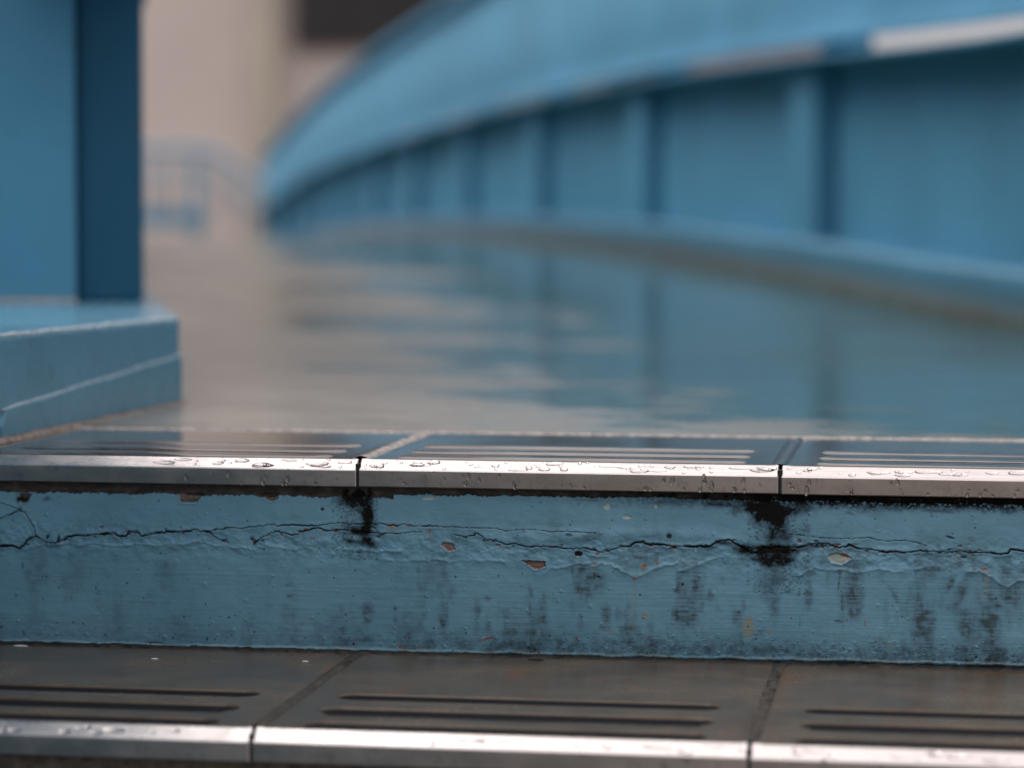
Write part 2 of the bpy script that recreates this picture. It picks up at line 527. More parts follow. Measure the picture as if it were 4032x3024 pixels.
RIDGES=[
 (0.55,[(-249.5,-70.1),(-240.2,-66.4),(-229.0,-65.4),(-216.0,-64.5),(-204.9,-66.1),(-195.6,-64.1),(-184.6,-65.7),(-175.3,-65.5),(-168.0,-64.5),(-158.8,-64.3),(-148.7,-65.0),(-138.6,-63.4),(-129.5,-63.7),(-120.3,-61.3),(-113.0,-61.6),(-105.7,-64.1),(-99.4,-63.5),(-93.0,-65.2),(-85.7,-64.6),(-79.4,-66.7),(-71.8,-63.9),(-59.1,-63.6),(-53.7,-65.3),(-46.5,-66.0),(-39.2,-64.1),(-35.6,-64.9)]),
 (0.6,[(-10.5,-64.4),(-5.1,-65.6),(3.8,-65.0),(12.8,-66.1),(21.7,-65.1),(30.6,-65.3)]),
 (0.5,[(20.8,-71.7),(35.1,-72.2),(48.4,-71.5),(59.1,-70.4),(66.2,-72.5),(75.0,-70.5),(92.7,-70.6),(105.0,-71.2)]),
 (0.65,[(134.4,-78.9),(139.6,-74.8),(150.1,-74.2),(157.1,-71.4),(169.3,-70.7),(182.3,-71.8),(191.0,-76.8),(198.8,-80.9),(205.8,-77.3),(212.7,-73.7),(221.3,-70.9),(228.2,-69.5)]),
 (0.6,[(164.0,-64.3),(171.9,-65.9),(179.7,-65.7)]),
 (0.5,[(229.9,-75.1),(242.8,-70.5),(255.7,-65.4),(264.3,-63.1)]),
 (0.6,[(313.4,-76.7),(324.4,-70.5),(333.5,-72.2),(342.6,-71.5),(353.5,-74.0),(360.8,-72.5),(369.8,-70.5),(378.9,-72.6),(384.3,-72.0)]),
 (0.4,[(394.2,-70.4),(400.5,-68.9)]),
 (0.7,[(430.2,-71.0),(437.3,-70.4),(446.3,-74.7),(453.5,-80.1),(457.1,-81.4),(462.3,-77.6),(473.1,-75.1),(486.5,-78.4)]),
]
CHIPS=[
 ("rust",[(59.1,-60.8),(60.4,-58.4),(64.4,-58.1),(68.8,-59.7),(70.1,-63.6),(64.8,-65.0),(61.3,-61.6)]),
 ("rust",[(117.7,-70.1),(135.2,-70.6),(134.8,-74.1),(130.8,-75.5),(126.9,-76.4),(123.8,-73.9),(121.2,-71.7)]),
 ("pale",[(333.4,-62.5),(338.8,-60.1),(345.2,-60.9),(349.8,-63.5),(343.5,-68.3),(335.3,-66.6)]),
 ("hole",[(155.7,-63.6),(158.3,-62.5),(161.4,-63.9),(161.0,-66.3),(157.5,-66.6),(156.0,-65.8)]),
 ("mortar",[(-133.4,-26.9),(-132.0,-33.1),(-120.2,-33.0),(-116.5,-29.7),(-114.7,-26.6)]),
 ("mortar",[(-71.6,-25.8),(-68.5,-29.7),(-63.5,-31.4),(-59.4,-29.1),(-59.0,-25.6)]),
 ("mortar",[(-253.8,-28.9),(-252.0,-36.1),(-247.8,-35.5),(-244.5,-31.5),(-243.6,-28.8)]),
]
BLOBS=[
 ('pale',179.1,-30.5,2.3,1.9,0,1.00),
 ('pale',213.5,-29.6,1.4,1.6,0,1.00),
 ('pale',192.6,-37.7,3.0,1.4,0,0.80),
 ('pale',51.1,-26.8,6.1,1.2,0,0.70),
 ('pale',170.1,-71.6,3.9,1.2,0,0.80),
 ('hole',-26.6,-36.5,1.5,1.2,0,0.90),
 ('hole',222.2,-50.8,1.9,1.8,0,0.95),
 ('hole',151.8,-51.5,2.8,1.2,0,0.60),
 ('hole',417.4,-47.9,3.0,0.8,-20,0.80),
 ('hole',172.8,-80.5,0.9,0.7,0,0.90),
 ('hole',174.9,-71.5,0.5,0.5,0,0.90),
 ('rust',24.4,-47.2,4.2,0.8,0,0.90),
 ('rust',37.7,-47.3,3.1,0.5,0,0.80),
 ('rust',51.3,-50.0,1.2,1.1,0,0.90),
 ('rust',-39.2,-51.4,1.8,1.6,0,0.70),
 ('rust',-33.8,-56.9,1.9,1.1,0,0.70),
 ('rust',-4.8,-55.6,1.1,1.1,0,0.80),
 ('rust',205.3,-71.7,1.8,1.4,0,0.90),
 ('rust',214.8,-69.8,1.1,1.1,0,0.90),
 ('rust',212.6,-68.1,0.9,0.7,0,0.80),
 ('rust',198.6,-80.9,1.4,1.2,0,0.80),
 ('rust',138.7,-59.6,1.9,0.7,0,0.70),
 ('rust',340.2,-58.2,1.1,0.9,0,0.70),
 ('rust',440.4,-69.1,2.6,0.9,0,0.90),
 ('rust',345.2,-61.8,3.8,1.3,-12,1.00),
 ('rust',93.2,-126.2,6.1,0.8,18,0.90),
 ('rust',29.7,-133.6,1.9,1.1,0,0.80),
 ('rust',34.6,-133.9,1.1,1.2,0,0.70),
 ('rust',157.7,-125.4,1.4,1.6,0,0.70),
 ('rust',359.7,-108.9,0.9,2.8,0,0.50),
 ('rust',45.8,-133.6,3.5,0.9,0,0.60),
 ('ochre',278.7,-113.7,4.2,7.9,0,0.75),
 ('ochre',205.5,-107.3,1.7,2.1,0,0.85),
 ('ochre',197.3,-115.3,1.4,1.1,0,0.85),
 ('ochre',180.8,-120.5,4.8,1.1,0,0.60),
 ('ochre',377.1,-123.6,1.7,1.5,0,0.70),
 ('ochre',294.0,-117.0,2.4,2.1,0,0.60),
 ('ochre',376.6,-117.2,0.8,1.3,0,0.60),
 ('ochre',198.5,-97.4,1.4,15.8,0,0.33),
 ('ochre',442.8,-79.4,1.9,11.3,0,0.40),
 ('ochre',51.5,-53.0,1.4,2.6,0,0.50),
 ('ochre',23.5,-50.5,5.3,2.6,0,0.35),
 ('ochre',205.3,-74.3,2.6,3.5,0,0.40),
 ('ochre',305.8,-99.1,1.1,7.5,0,0.30),
 ('scuff',61.3,-112.9,4.0,11.4,-3,0.75),
 ('scuff',6.5,-109.0,5.4,8.3,0,0.50),
 ('scuff',6.5,-115.2,4.8,3.5,0,0.40),
 ('scuff',26.6,-106.3,1.9,1.9,0,0.60),
 ('scuff',26.6,-114.7,1.8,4.4,0,0.50),
 ('scuff',-52.8,-90.5,3.5,3.5,0,0.35),
 ('scuff',-51.5,-99.7,3.1,1.6,0,0.60),
 ('scuff',86.5,-104.9,3.5,7.0,0,0.45),
 ('scuff',93.2,-97.3,4.4,2.6,0,0.45),
 ('scuff',85.2,-117.6,2.6,6.1,0,0.40),
 ('scuff',48.0,-111.5,2.2,3.9,0,0.35),
 ('scuff',-12.3,-107.7,2.6,3.1,0,0.35),
 ('scuff',68.8,-92.6,3.5,6.1,0,0.25),
 ('scuff',28.4,-81.2,3.9,3.5,0,0.30),
 ('scuff',43.1,-79.1,1.9,3.1,0,0.30),
 ('scuff',170.2,-84.2,8.3,11.4,0,0.55),
 ('scuff',168.3,-51.2,10.5,5.3,20,0.45),
 ('scuff',178.1,-107.5,4.2,8.3,0,0.65),
 ('scuff',177.3,-116.2,5.3,5.3,0,0.35),
 ('scuff',229.2,-106.2,4.0,5.7,0,0.55),
 ('scuff',124.3,-92.2,1.6,5.7,12,0.50),
 ('scuff',123.9,-104.4,1.4,6.1,0,0.50),
 ('scuff',241.2,-86.1,2.3,5.3,0,0.40),
 ('scuff',251.6,-91.9,3.2,5.3,0,0.40),
 ('scuff',227.9,-89.0,3.2,2.1,0,0.45),
 ('scuff',159.8,-112.3,2.6,7.9,0,0.35),
 ('scuff',160.6,-75.7,3.5,3.5,0,0.40),
 ('scuff',269.7,-107.0,4.4,7.9,8,0.40),
 ('scuff',274.8,-96.5,2.2,7.9,10,0.35),
 ('scuff',379.0,-88.2,1.9,7.5,32,0.60),
 ('scuff',418.6,-79.9,2.1,7.1,-22,0.60),
 ('scuff',425.0,-87.1,5.2,14.1,-28,0.50),
 ('scuff',401.3,-101.0,4.2,2.3,20,0.75),
 ('scuff',398.2,-109.8,3.0,7.1,8,0.65),
 ('scuff',428.4,-109.9,4.3,15.1,0,0.50),
 ('scuff',353.7,-99.8,4.7,8.5,0,0.40),
 ('scuff',342.9,-107.9,4.2,0.9,-8,0.60),
 ('scuff',341.3,-80.7,0.8,8.5,-5,0.60),
 ('scuff',343.5,-95.4,0.8,6.6,0,0.50),
 ('scuff',351.8,-89.7,1.3,5.7,22,0.50),
 ('scuff',320.9,-89.5,3.4,10.4,0,0.45),
 ('scuff',297.1,-101.2,3.8,11.3,0,0.40),
 ('scuff',321.7,-75.6,3.8,2.8,30,0.45),
 ('scuff',395.2,-80.5,2.4,14.1,0,0.20),
 ('scuff',369.8,-75.5,3.8,3.8,0,0.30),
 ('scuff',423.8,-65.2,3.4,3.8,0,0.40),
 ('scuff',395.9,-63.9,3.8,3.8,0,0.35),
 ('scuff',314.6,-108.1,0.9,5.7,0,0.40),
 ('scuff',318.7,-44.4,3.8,5.7,0,0.30),
 ('mold',3.0,-25.4,7.0,3.5,0,1.00),
 ('mold',-2.4,-29.0,16.7,7.9,0,0.62),
 ('mold',6.6,-40.3,6.6,13.1,0,0.62),
 ('mold',3.0,-50.9,11.4,5.3,0,0.55),
 ('mold',6.5,-59.6,7.5,4.8,0,0.62),
 ('mold',-6.0,-59.9,7.0,2.6,0,0.50),
 ('mold',6.5,-129.3,7.9,3.3,0,0.55),
 ('mold',-11.5,-129.8,13.1,3.5,0,0.35),
 ('mold',-36.7,-131.3,15.8,2.6,0,0.30),
 ('mold',291.1,-29.2,18.9,5.7,0,1.00),
 ('mold',293.0,-34.7,16.0,8.5,0,0.80),
 ('mold',314.9,-30.6,17.9,5.7,0,0.55),
 ('mold',297.6,-45.7,10.4,10.4,0,0.62),
 ('mold',294.1,-58.2,19.8,4.0,0,1.00),
 ('mold',293.2,-64.2,16.0,6.6,0,0.70),
 ('mold',296.0,-77.1,10.4,8.5,0,0.48),
 ('mold',296.2,-91.9,5.7,11.3,0,0.32),
 ('mold',276.4,-29.5,11.3,4.7,0,0.55),
 ('mold',275.7,-58.6,11.3,3.8,0,0.55),
 ('mold',326.0,-54.8,8.5,2.5,0,0.60),
 ('mold',378.4,-28.5,11.3,2.1,0,0.50),
 ('mold',405.5,-29.0,15.1,1.7,0,0.50),
 ('mold',346.8,-31.9,3.8,1.7,0,0.40),
 ('mold',295.5,-129.0,16.0,3.8,0,0.60),
 ('mold',336.7,-131.2,5.7,2.8,0,0.50),
 ('mold',379.4,-130.5,9.4,4.7,0,0.50),
 ('mold',415.5,-128.6,24.5,5.7,0,0.40),
 ('mold',401.9,-120.7,10.4,6.6,0,0.38),
 ('mold',455.9,-127.5,15.1,5.7,0,0.40),
 ('mold',378.7,-58.8,7.5,1.3,0,0.50),
 ('mold',392.9,-115.4,5.7,3.8,0,0.30),
 ('mold',221.1,-26.4,26.3,1.9,0,0.50),
 ('mold',169.1,-26.5,21.9,1.6,0,0.40),
 ('mold',259.7,-27.0,15.8,2.6,0,0.60),
 ('mold',212.9,-126.6,15.8,4.4,0,0.38),
 ('mold',264.7,-125.3,17.5,4.4,0,0.40),
 ('mold',145.0,-129.2,17.5,4.4,0,0.40),
 ('mold',248.8,-58.3,5.3,2.3,0,0.50),
 ('mold',260.8,-54.6,6.1,2.3,0,0.60),
 ('mold',233.7,-128.7,5.3,1.4,0,0.60),
 ('mold',121.3,-131.6,5.3,3.5,0,0.60),
 ('mold',-249.2,-33.3,5.3,4.4,0,0.80),
 ('mold',-252.0,-40.6,2.6,1.9,0,0.50),
 ('mold',-232.5,-33.0,4.4,1.8,0,0.50),
 ('mold',-262.5,-67.3,5.3,1.2,0,0.70),
 ('mold',-231.7,-59.0,1.4,2.6,-20,0.70),
 ('mold',-223.4,-59.8,1.4,3.5,0,0.70),
 ('mold',-150.0,-136.0,11.4,1.2,0,0.70),
 ('mold',-245.4,-137.1,14.0,1.2,0,0.50),
 ('mold',-250.5,-79.2,1.1,3.5,0,0.50),
 ('mold',-112.4,-131.9,1.2,1.6,0,0.80),
 ('mold',-175.8,-133.1,6.1,2.1,0,0.30),
 ('mold',-104.8,-52.3,1.4,0.9,0,0.80),
]


def jitter(pts, step=1.3, amp=.55, seed=0):
    rs = np.random.RandomState(seed)
    P = np.array(pts, float)
    out = [P[0]]
    for a, b in zip(P[:-1], P[1:]):
        n = max(1, int(np.hypot(*(b - a)) / step))
        t = (b - a) / (np.hypot(*(b - a)) + 1e-9); pn = np.array([-t[1], t[0]])
        for i in range(1, n + 1):
            j = rs.randn() * amp * .6 if i < n else 0
            out.append(a + (b - a) * i / n + pn * j)
    return np.array(out)

def build_riser(parent):
    dx = 0.45
    xf = np.arange(-300, 520, dx)
    xs = np.concatenate([xf, np.arange(524, 1201, 4.0)])
    zs = np.arange(-139.5, -18.9, dx)
    nf = len(xf)
    X, Z = np.meshgrid(xs, zs, indexing='ij')
    H = np.zeros_like(X)
    mold = np.zeros_like(X); rust = mold.copy(); scuff = mold.copy(); pale = mold.copy(); ochre = mold.copy(); bare = mold.copy(); moldf = mold.copy()

    def win(x0, x1, z0, z1):
        i0 = max(0, int((x0 + 300) / dx)); i1 = min(nf, int((x1 + 300) / dx) + 2)
        j0 = max(0, int((z0 + 139.5) / dx)); j1 = min(len(zs), int((z1 + 139.5) / dx) + 2)
        return (slice(i0, i1), slice(j0, j1)) if i1 > i0 and j1 > j0 else None

    def polydist(pts, rad):
        D = np.full(X.shape, 1e3)
        for a, b in zip(pts[:-1], pts[1:]):
            s = win(min(a[0], b[0]) - rad, max(a[0], b[0]) + rad, min(a[1], b[1]) - rad, max(a[1], b[1]) + rad)
            if s is None: continue
            px = X[s] - a[0]; pz = Z[s] - a[1]
            v = b - a; l2 = v @ v + 1e-9
            t = np.clip((px * v[0] + pz * v[1]) / l2, 0, 1)
            D[s] = np.minimum(D[s], np.hypot(px - t * v[0], pz - t * v[1]))
        return D

    # trowelled render under many coats of paint
    H += 1.5 * (fbm(X / 90, Z / 60, 3, 11) - .5)
    lump = np.exp(-((Z + 62) / 11) ** 2)
    H += (0.38 + 1.9 * lump) * (fbm(X / 9, Z / 6.5, 4, 21) - .5)
    H += .30 * (fbm(X / 3.2, Z / 2.6, 3, 31) - .5) * (.22 + 1.7 * lump)
    H += .10 * (vnoise(X / 38, Z / .9, 41) - .5) * sstep(-60, -85, Z)
    H += .9 * np.exp(-((Z + 53 + 3 * np.sin(X / 45)) / 5.0) ** 2) * sstep(60, 130, X) * sstep(330, 240, X)
    # ridges: the edges of runs and of older paint
    for k, (h, pts) in enumerate(RIDGES):
        p = jitter(pts, 2.2, .5, 50 + k)
        D = polydist(p, 7)
        H += h * (.70 * np.exp(-(D / 1.05) ** 2) + .40 * np.exp(-(D / 3.4) ** 2)) * (.55 + .9 * fbm(X / 7, Z / 7, 2, 61))
    # cracks
    for k, (wd, pts) in enumerate(CRACKS):
        p = jitter(pts, 1.2, .55 if wd > .5 else .35, 90 + k)
        D = polydist(p, 6)
        ww = wd * np.clip((fbm(X / 7, Z / 7, 3, 71) - .32) * 2.9, .12, 1.25)
        g = sstep(1.0, .25, D / np.maximum(ww, .24))
        H -= 1.5 * min(1, wd + .25) * g
        H += .60 * wd * np.exp(-((D - 1.3) / 1.1) ** 2) * (fbm(X / 6, Z / 6, 2, 75))
        mold = np.maximum(mold, g * min(1, .55 + wd))
        moldf += .40 * min(1, wd) * np.exp(-(D / 1.9) ** 2)
    # stains
    nz_f = fbm(X / 1.5, Z / 1.1, 4, 121, .62)
    nz_w = fbm(X / 4.5, Z / 4.5, 4, 131, .6)
    streak = .55 * vnoise(X / 7.5, Z / .8, 141) + .45 * fbm(X / 2.2, Z / 3.5, 3, 145)
    lo1 = fbm(X / 11, Z / 13, 4, 201, .6); lo2 = fbm(X / 10, Z / 10, 4, 211, .6)
    acc = {'mold': moldf, 'scuff': np.zeros_like(X), 'rust': np.zeros_like(X), 'ochre': np.zeros_like(X), 'pale': np.zeros_like(X), 'hole': np.zeros_like(X)}
    for kind, cx_, cz_, rx, rz, ang, st in BLOBS:
        e = {'mold': 1.55, 'scuff': 1.35}.get(kind, 1.25)
        R = max(rx, rz) * e + 3
        s = win(cx_ - R, cx_ + R, cz_ - R, cz_ + R)
        if s is None: continue
        ca, sa = math.cos(R_(ang)), math.sin(R_(ang))
        px = X[s] - cx_; pz = Z[s] - cz_
        if kind == 'mold':
            px = px + (lo1[s] - .5) * min(26, rx * 2.2); pz = pz + (lo2[s] - .5) * min(22, rz * 2.2)
        else:
            px = px + (nz_w[s] - .5) * min(rx, 5) * 1.1; pz = pz + (nz_f[s] - .5) * min(rz, 4) * .9
        u = (px * ca + pz * sa) / rx; v = (-px * sa + pz * ca) / rz
        r = np.hypot(u, v)
        if kind in ('mold', 'scuff'):
            val = min(1, st * (1.5 if kind == 'mold' and -60 < cx_ < 60 and cz_ > -110 else 1.22 if kind == 'mold' and cz_ > -110 else 1)) * sstep(e, .15, r)
        else:
            val = st * sstep(1.12, .78, r)
        if kind == 'mold':
            acc[kind][s] = 1 - (1 - np.clip(acc[kind][s], 0, 1)) * (1 - val)
        else:
            acc[kind][s] = np.maximum(acc[kind][s], val)
    f = np.clip(acc['mold'], 0, 1)
    nn = np.clip((.62 * nz_f + .38 * nz_w - .5) * 2.6 + .5, 0, 1)
    mold = np.maximum(mold, np.clip(.80 * f ** 1.25 * (.30 + 1.15 * nn) + .55 * sstep(-.35, .35, f * 1.15 - nn) * f + .45 * sstep(.86, 1.0, f), 0, 1) * (f > .02))
    sc_ = acc['scuff']
    wash = np.clip((fbm(X / 16, Z / 42, 4, 171, .6) - .47) * 3.2, 0, 1) * sstep(-30, -75, Z) * (.4 + .6 * sstep(-60, 150, X))
    sc_ = 1 - (1 - sc_) * (1 - .68 * wash)
    scuff = np.clip(1.6 * sc_ * (.50 + .50 * sstep(.32, .68, streak)) * (.5 + .9 * np.clip((nz_w - .5) * 2 + .5, 0, 1)), 0, 1)
    rust = np.maximum(rust, acc['rust'] * sstep(.25, .5, nz_f + .1))
    ochre = acc['ochre'] * (.55 + .6 * streak)
    pale = acc['pale']
    hole = acc['hole']
    mold = np.maximum(mold, hole * .92); H -= .7 * hole
    H -= .45 * sstep(.4, .8, pale)
    # chipped paint
    for kind, pts in CHIPS:
        P = np.array(pts)
        s = win(P[:, 0].min() - 4, P[:, 0].max() + 4, P[:, 1].min() - 4, P[:, 1].max() + 4)
        if s is None: continue
        gx = X[s] + (nz_w[s] - .5) * 2.0; gz = Z[s] + (nz_f[s] - .5) * 1.4
        ins = np.zeros(gx.shape, bool)
        D = np.full(gx.shape, 1e3)
        for a, b in zip(P, np.roll(P, -1, 0)):
            c = ((a[1] > gz) != (b[1] > gz)) & (gx < (b[0] - a[0]) * (gz - a[1]) / (b[1] - a[1] + 1e-9) + a[0])
            ins ^= c
            v = b - a; t = np.clip(((gx - a[0]) * v[0] + (gz - a[1]) * v[1]) / (v @ v), 0, 1)
            D = np.minimum(D, np.hypot(gx - a[0] - t * v[0], gz - a[1] - t * v[1]))
        sd_ = np.where(ins, D, -D)
        k = sstep(-.15, .35, sd_)
        H[s] -= (.8 if kind != 'mortar' else 1.6) * k
        H[s] += .30 * np.exp(-((sd_ + .7) / .6) ** 2)
        if kind == 'rust':
            bare[s] = np.maximum(bare[s], k * .75)
            rim = np.exp(-(sd_ / .95) ** 2)
            rust[s] = np.maximum(rust[s], k * np.clip(.95 * rim + .9 * sstep(.5, .62, nz_f[s]), 0, 1))
            mold[s] = np.maximum(mold[s], .8 * np.exp(-((sd_ - .1) / .4) ** 2) * sstep(.45, .6, nz_w[s]))
        elif kind == 'pale':
            pale[s] = np.maximum(pale[s], k * .9)
        elif kind == 'hole':
            mold[s] = np.maximum(mold[s], k * sstep(.42, .5, nz_w[s]))
            pale[s] = np.maximum(pale[s], k * sstep(.5, .42, nz_w[s]))
        else:
            bare[s] = np.maximum(bare[s], k)
    # bare mortar edge under the tiles
    edge = np.where(X < 25, -27.3, -24.2) + 3.4 * (fbm(X / 13, Z * 0 + 3.3, 4, 151, .6) - .5) + 1.2 * (vnoise(X / 1.4, Z * 0 + 7, 155) - .5)
    k = sstep(-.3, .3, Z - edge)
    H -= 4.0 * k
    bare = np.maximum(bare, k)
    mold = np.maximum(mold, .75 * np.exp(-((Z - edge) / .5) ** 2) * (nz_w > .42))
    right = sstep(70, 330, X)
    mold = np.maximum(mold, k * (.5 + .5 * right) * (.5 + .9 * nz_w))
    mold = np.maximum(mold, right * sstep(-33, -25, Z + 5 * (nz_w - .5)) * sstep(.36, .58, nz_f + .12 * right))
    # crust and dirt at the foot
    foot = -136.6 + 2.6 * (fbm(X / 14, Z * 0 + 1.1, 4, 161, .6) - .5) + .012 * np.clip(X, -300, 520) * .3
    H += .9 * np.exp(-((Z - foot) / 1.0) ** 2) * (.4 + nz_w)
    pale = np.maximum(pale, .75 * np.exp(-((Z - foot) / .75) ** 2) * sstep(.42, .58, nz_w))
    below = sstep(.2, -.8, Z - foot + .6)
    mold = np.maximum(mold, .92 * below)
    dirt = sstep(-112, -137, Z) * (.25 + .5 * sstep(-40, 160, X))
    mold = np.maximum(mold, np.clip(dirt * 1.1 * (.2 + .9 * nz_w) * (.5 + .8 * nn), 0, .6))
    # fine speckle of mould round the two leaking joints
    rm = np.random.RandomState(9)
    for x0, sx, zt, zb, cnt in ((-3, 8.5, -26, -72, 900), (299, 11, -26, -90, 1300)):
        for _ in range(cnt):
            cx_ = x0 + np.clip(rm.randn(), -1.9, 1.9) * sx; cz_ = zt - (zt - zb) * rm.rand() ** 1.5
            r = rm.uniform(.15, .55)
            s = win(cx_ - 2, cx_ + 2, cz_ - 2, cz_ + 2)
            if s is None: continue
            D = np.hypot((X[s] - cx_) * rm.uniform(.5, 1.1), Z[s] - cz_)
            mold[s] = np.maximum(mold[s], sstep(r + .55, r - .35, D) * rm.uniform(.2, .8))
    # flakes lost along the main cracks
    rc_ = np.random.RandomState(77)
    for wd, pts in CRACKS:
        if wd < .6: continue
        p = jitter(pts, 1.2, .5, 3)
        for _ in range(int(len(p) * .16)):
            a = p[rc_.randint(len(p))]
            cx_, cz_ = a[0] + rc_.randn() * 1.5, a[1] + rc_.randn() * 1.7
            rx, rz = rc_.uniform(.7, 2.4), rc_.uniform(.5, 1.2)
            s = win(cx_ - 5, cx_ + 5, cz_ - 4, cz_ + 4)
            if s is None: continue
            r = np.hypot((X[s] - cx_ + (nz_w[s] - .5) * 3) / rx, (Z[s] - cz_ + (nz_f[s] - .5) * 2) / rz)
            k = sstep(1.1, .7, r)
            H[s] -= .75 * k
            u_ = rc_.rand()
            if u_ < .40: bare[s] = np.maximum(bare[s], k * .85)
            elif u_ < .62: pale[s] = np.maximum(pale[s], k * .55)
            elif u_ < .76: rust[s] = np.maximum(rust[s], k * .8)
            else: mold[s] = np.maximum(mold[s], k * .7)
    # specks and pimples
    rs = np.random.RandomState(5)
    for _ in range(520):
        cx_ = rs.uniform(-300, 520); cz_ = rs.uniform(-137, -28); r = rs.choice([.35, .45, .6, .85], p=[.4, .35, .18, .07])
        if rs.rand() < .35: cz_ = -137 + abs(rs.randn()) * 9
        s = win(cx_ - 3, cx_ + 3, cz_ - 3, cz_ + 3)
        if s is None: continue
        D = np.hypot(X[s] - cx_, (Z[s] - cz_) * rs.uniform(.7, 1.2))
        if rs.rand() < .6:
            mold[s] = np.maximum(mold[s], sstep(r + .25, r - .2, D) * rs.uniform(.55, 1)); H[s] -= .25 * sstep(r + .3, r - .2, D)
        else:
            H[s] += .5 * np.exp(-(D / (r * 1.5)) ** 2)
    for _ in range(170):                       # burst bubbles near the foot
        cx_ = rs.uniform(190, 520); cz_ = -134 + abs(rs.randn()) * 7; r = rs.uniform(.5, 1.0)
        s = win(cx_ - 3, cx_ + 3, cz_ - 3, cz_ + 3)
        if s is None: continue
        D = np.hypot(X[s] - cx_, Z[s] - cz_)
        H[s] += .35 * np.exp(-((D - r) / .35) ** 2) - .3 * sstep(r, r * .3, D)
        mold[s] = np.maximum(mold[s], .3 * np.exp(-((D - r * 1.1) / .3) ** 2))
    H = np.clip(H, -5.5, 3.0)
    V = np.stack([X / 1000, -0.0045 - H / 1000, Z / 1000], -1)
    one = np.ones_like(X)
    cl = lambda a: np.clip(a, 0, 1)
    A = np.stack([cl(mold), cl(rust), cl(scuff), one], -1)
    B = np.stack([cl(pale), cl(ochre), cl(bare), one], -1)
    return grid_obj('riser', V, M_RISER, parent, {'stain_a': A, 'stain_b': B})

def mat_riser():
    m, t, b = new_mat('old_blue_painted_render')
    v = objco(t)
    a = N(t, 'ShaderNodeAttribute', attribute_name='stain_a'); sa = N(t, 'ShaderNodeSeparateColor'); t.links.new(a.outputs['Color'], sa.inputs[0])
    c_ = N(t, 'ShaderNodeAttribute', attribute_name='stain_b'); sb = N(t, 'ShaderNodeSeparateColor'); t.links.new(c_.outputs['Color'], sb.inputs[0])
    n1 = noise(t, v, 9, 5, .6)
    n2 = noise(t, v, 120, 5, .7, (.5, 1, 1.6))
    n3 = noise(t, v, 700, 3, .6)
    c = mixc(t, rng(t, n1, .3, .7, 0, 1), (0.118, 0.272, 0.378), (0.152, 0.325, 0.438))
    c = mixc(t, rng(t, n2, .50, .80, 0, .40), c, (0.075, 0.135, 0.165))
    c = mixc(t, rng(t, n3, .6, .8, 0, .22), c, (0.26, 0.42, 0.50))
    c = mixc(t, math_(t, 'MULTIPLY', sb.outputs[1], .9), c, (0.235, 0.205, 0.095))
    c = mixc(t, math_(t, 'MULTIPLY', sa.outputs[2], .88), c, (0.030, 0.044, 0.050))
    c = mixc(t, sb.outputs[0], c, (0.36, 0.42, 0.385))
    brn = mixc(t, rng(t, n2, .35, .7, 0, 1), (0.075, 0.058, 0.044), (0.20, 0.165, 0.135))
    c = mixc(t, sb.outputs[2], c, brn)
    rc = mixc(t, rng(t, n3, .35, .65, 0, 1), (0.13, 0.030, 0.009), (0.40, 0.125, 0.030))
    c = mixc(t, sa.outputs[1], c, rc)
    c = mixc(t, sa.outputs[0], c, (0.009, 0.009, 0.009))
    t.links.new(c, b.inputs['Base Color'])
    r = rng(t, n2, .3, .7, .26, .40)
    t.links.new(rng(t, sa.outputs[0], 0, 1, .38, .04, False), b.inputs['Specular IOR Level'])
    rr = mixc(t, sa.outputs[0], r, (.6, .6, .6))
    t.links.new(rr, b.inputs['Roughness'])
    hb = math_(t, 'ADD', math_(t, 'MULTIPLY', n2, .8), math_(t, 'MULTIPLY', n3, .4))
    bump(t, b, hb, .16, .0008)
    return m
M_RISER = mat_riser()

# ------------------------------------------------------------------ tread tiles with anti-slip grooves and steel nosings
GY = (0.0135, 0.0635, 0.1155)      # groove centres, measured back from the nosing
GW = 0.0115                        # half width
GX0, GX1 = 0.0265, 0.2735
GAP = 0.0016

def groove_sdf(X, Y, gy):
    cx_ = np.clip(X, GX0 + GW, GX1 - GW)
    return np.hypot(X - cx_, Y - gy) - GW

def tile_mesh(depth, mat, name):
    def axis(lo, hi, fine, coarse, zones):
        out = [lo]
        while out[-1] < hi - 1e-6:
            x = out[-1]
            st = fine if any(a <= x <= b for a, b in zones) else coarse
            out.append(min(hi, x + st))
        return np.array(out)
    xs = axis(GAP, TW - GAP, .0010, .006, [(.022, .042), (.258, .278)])
    ys = axis(0.0, depth, .0010, .006, [(0, .029), (.049, .078), (.101, .130)])
    X, Y = np.meshgrid(xs, ys, indexing='ij')
    Zt = np.zeros_like(X)
    for gy in GY:
        s = groove_sdf(X, Y, gy)
        Zt = np.minimum(Zt, -0.0050 * sstep(.0004, -.0016, s))
    # rounded arrises along the two joints
    e = np.minimum(X - GAP, TW - GAP - X)
    Zt -= 0.0012 * sstep(.0025, 0, e)
    V = np.stack([X, Y, Zt], -1)
    V = np.concatenate([V[:1], V, V[-1:]], 0); V[0, :, 2] = V[-1, :, 2] = -.018
    V = np.concatenate([V[:, :1], V, V[:, -1:]], 1); V[:, 0, 2] = V[:, -1, 2] = -.018
    top = grid_obj(name, V, mat)
    return top

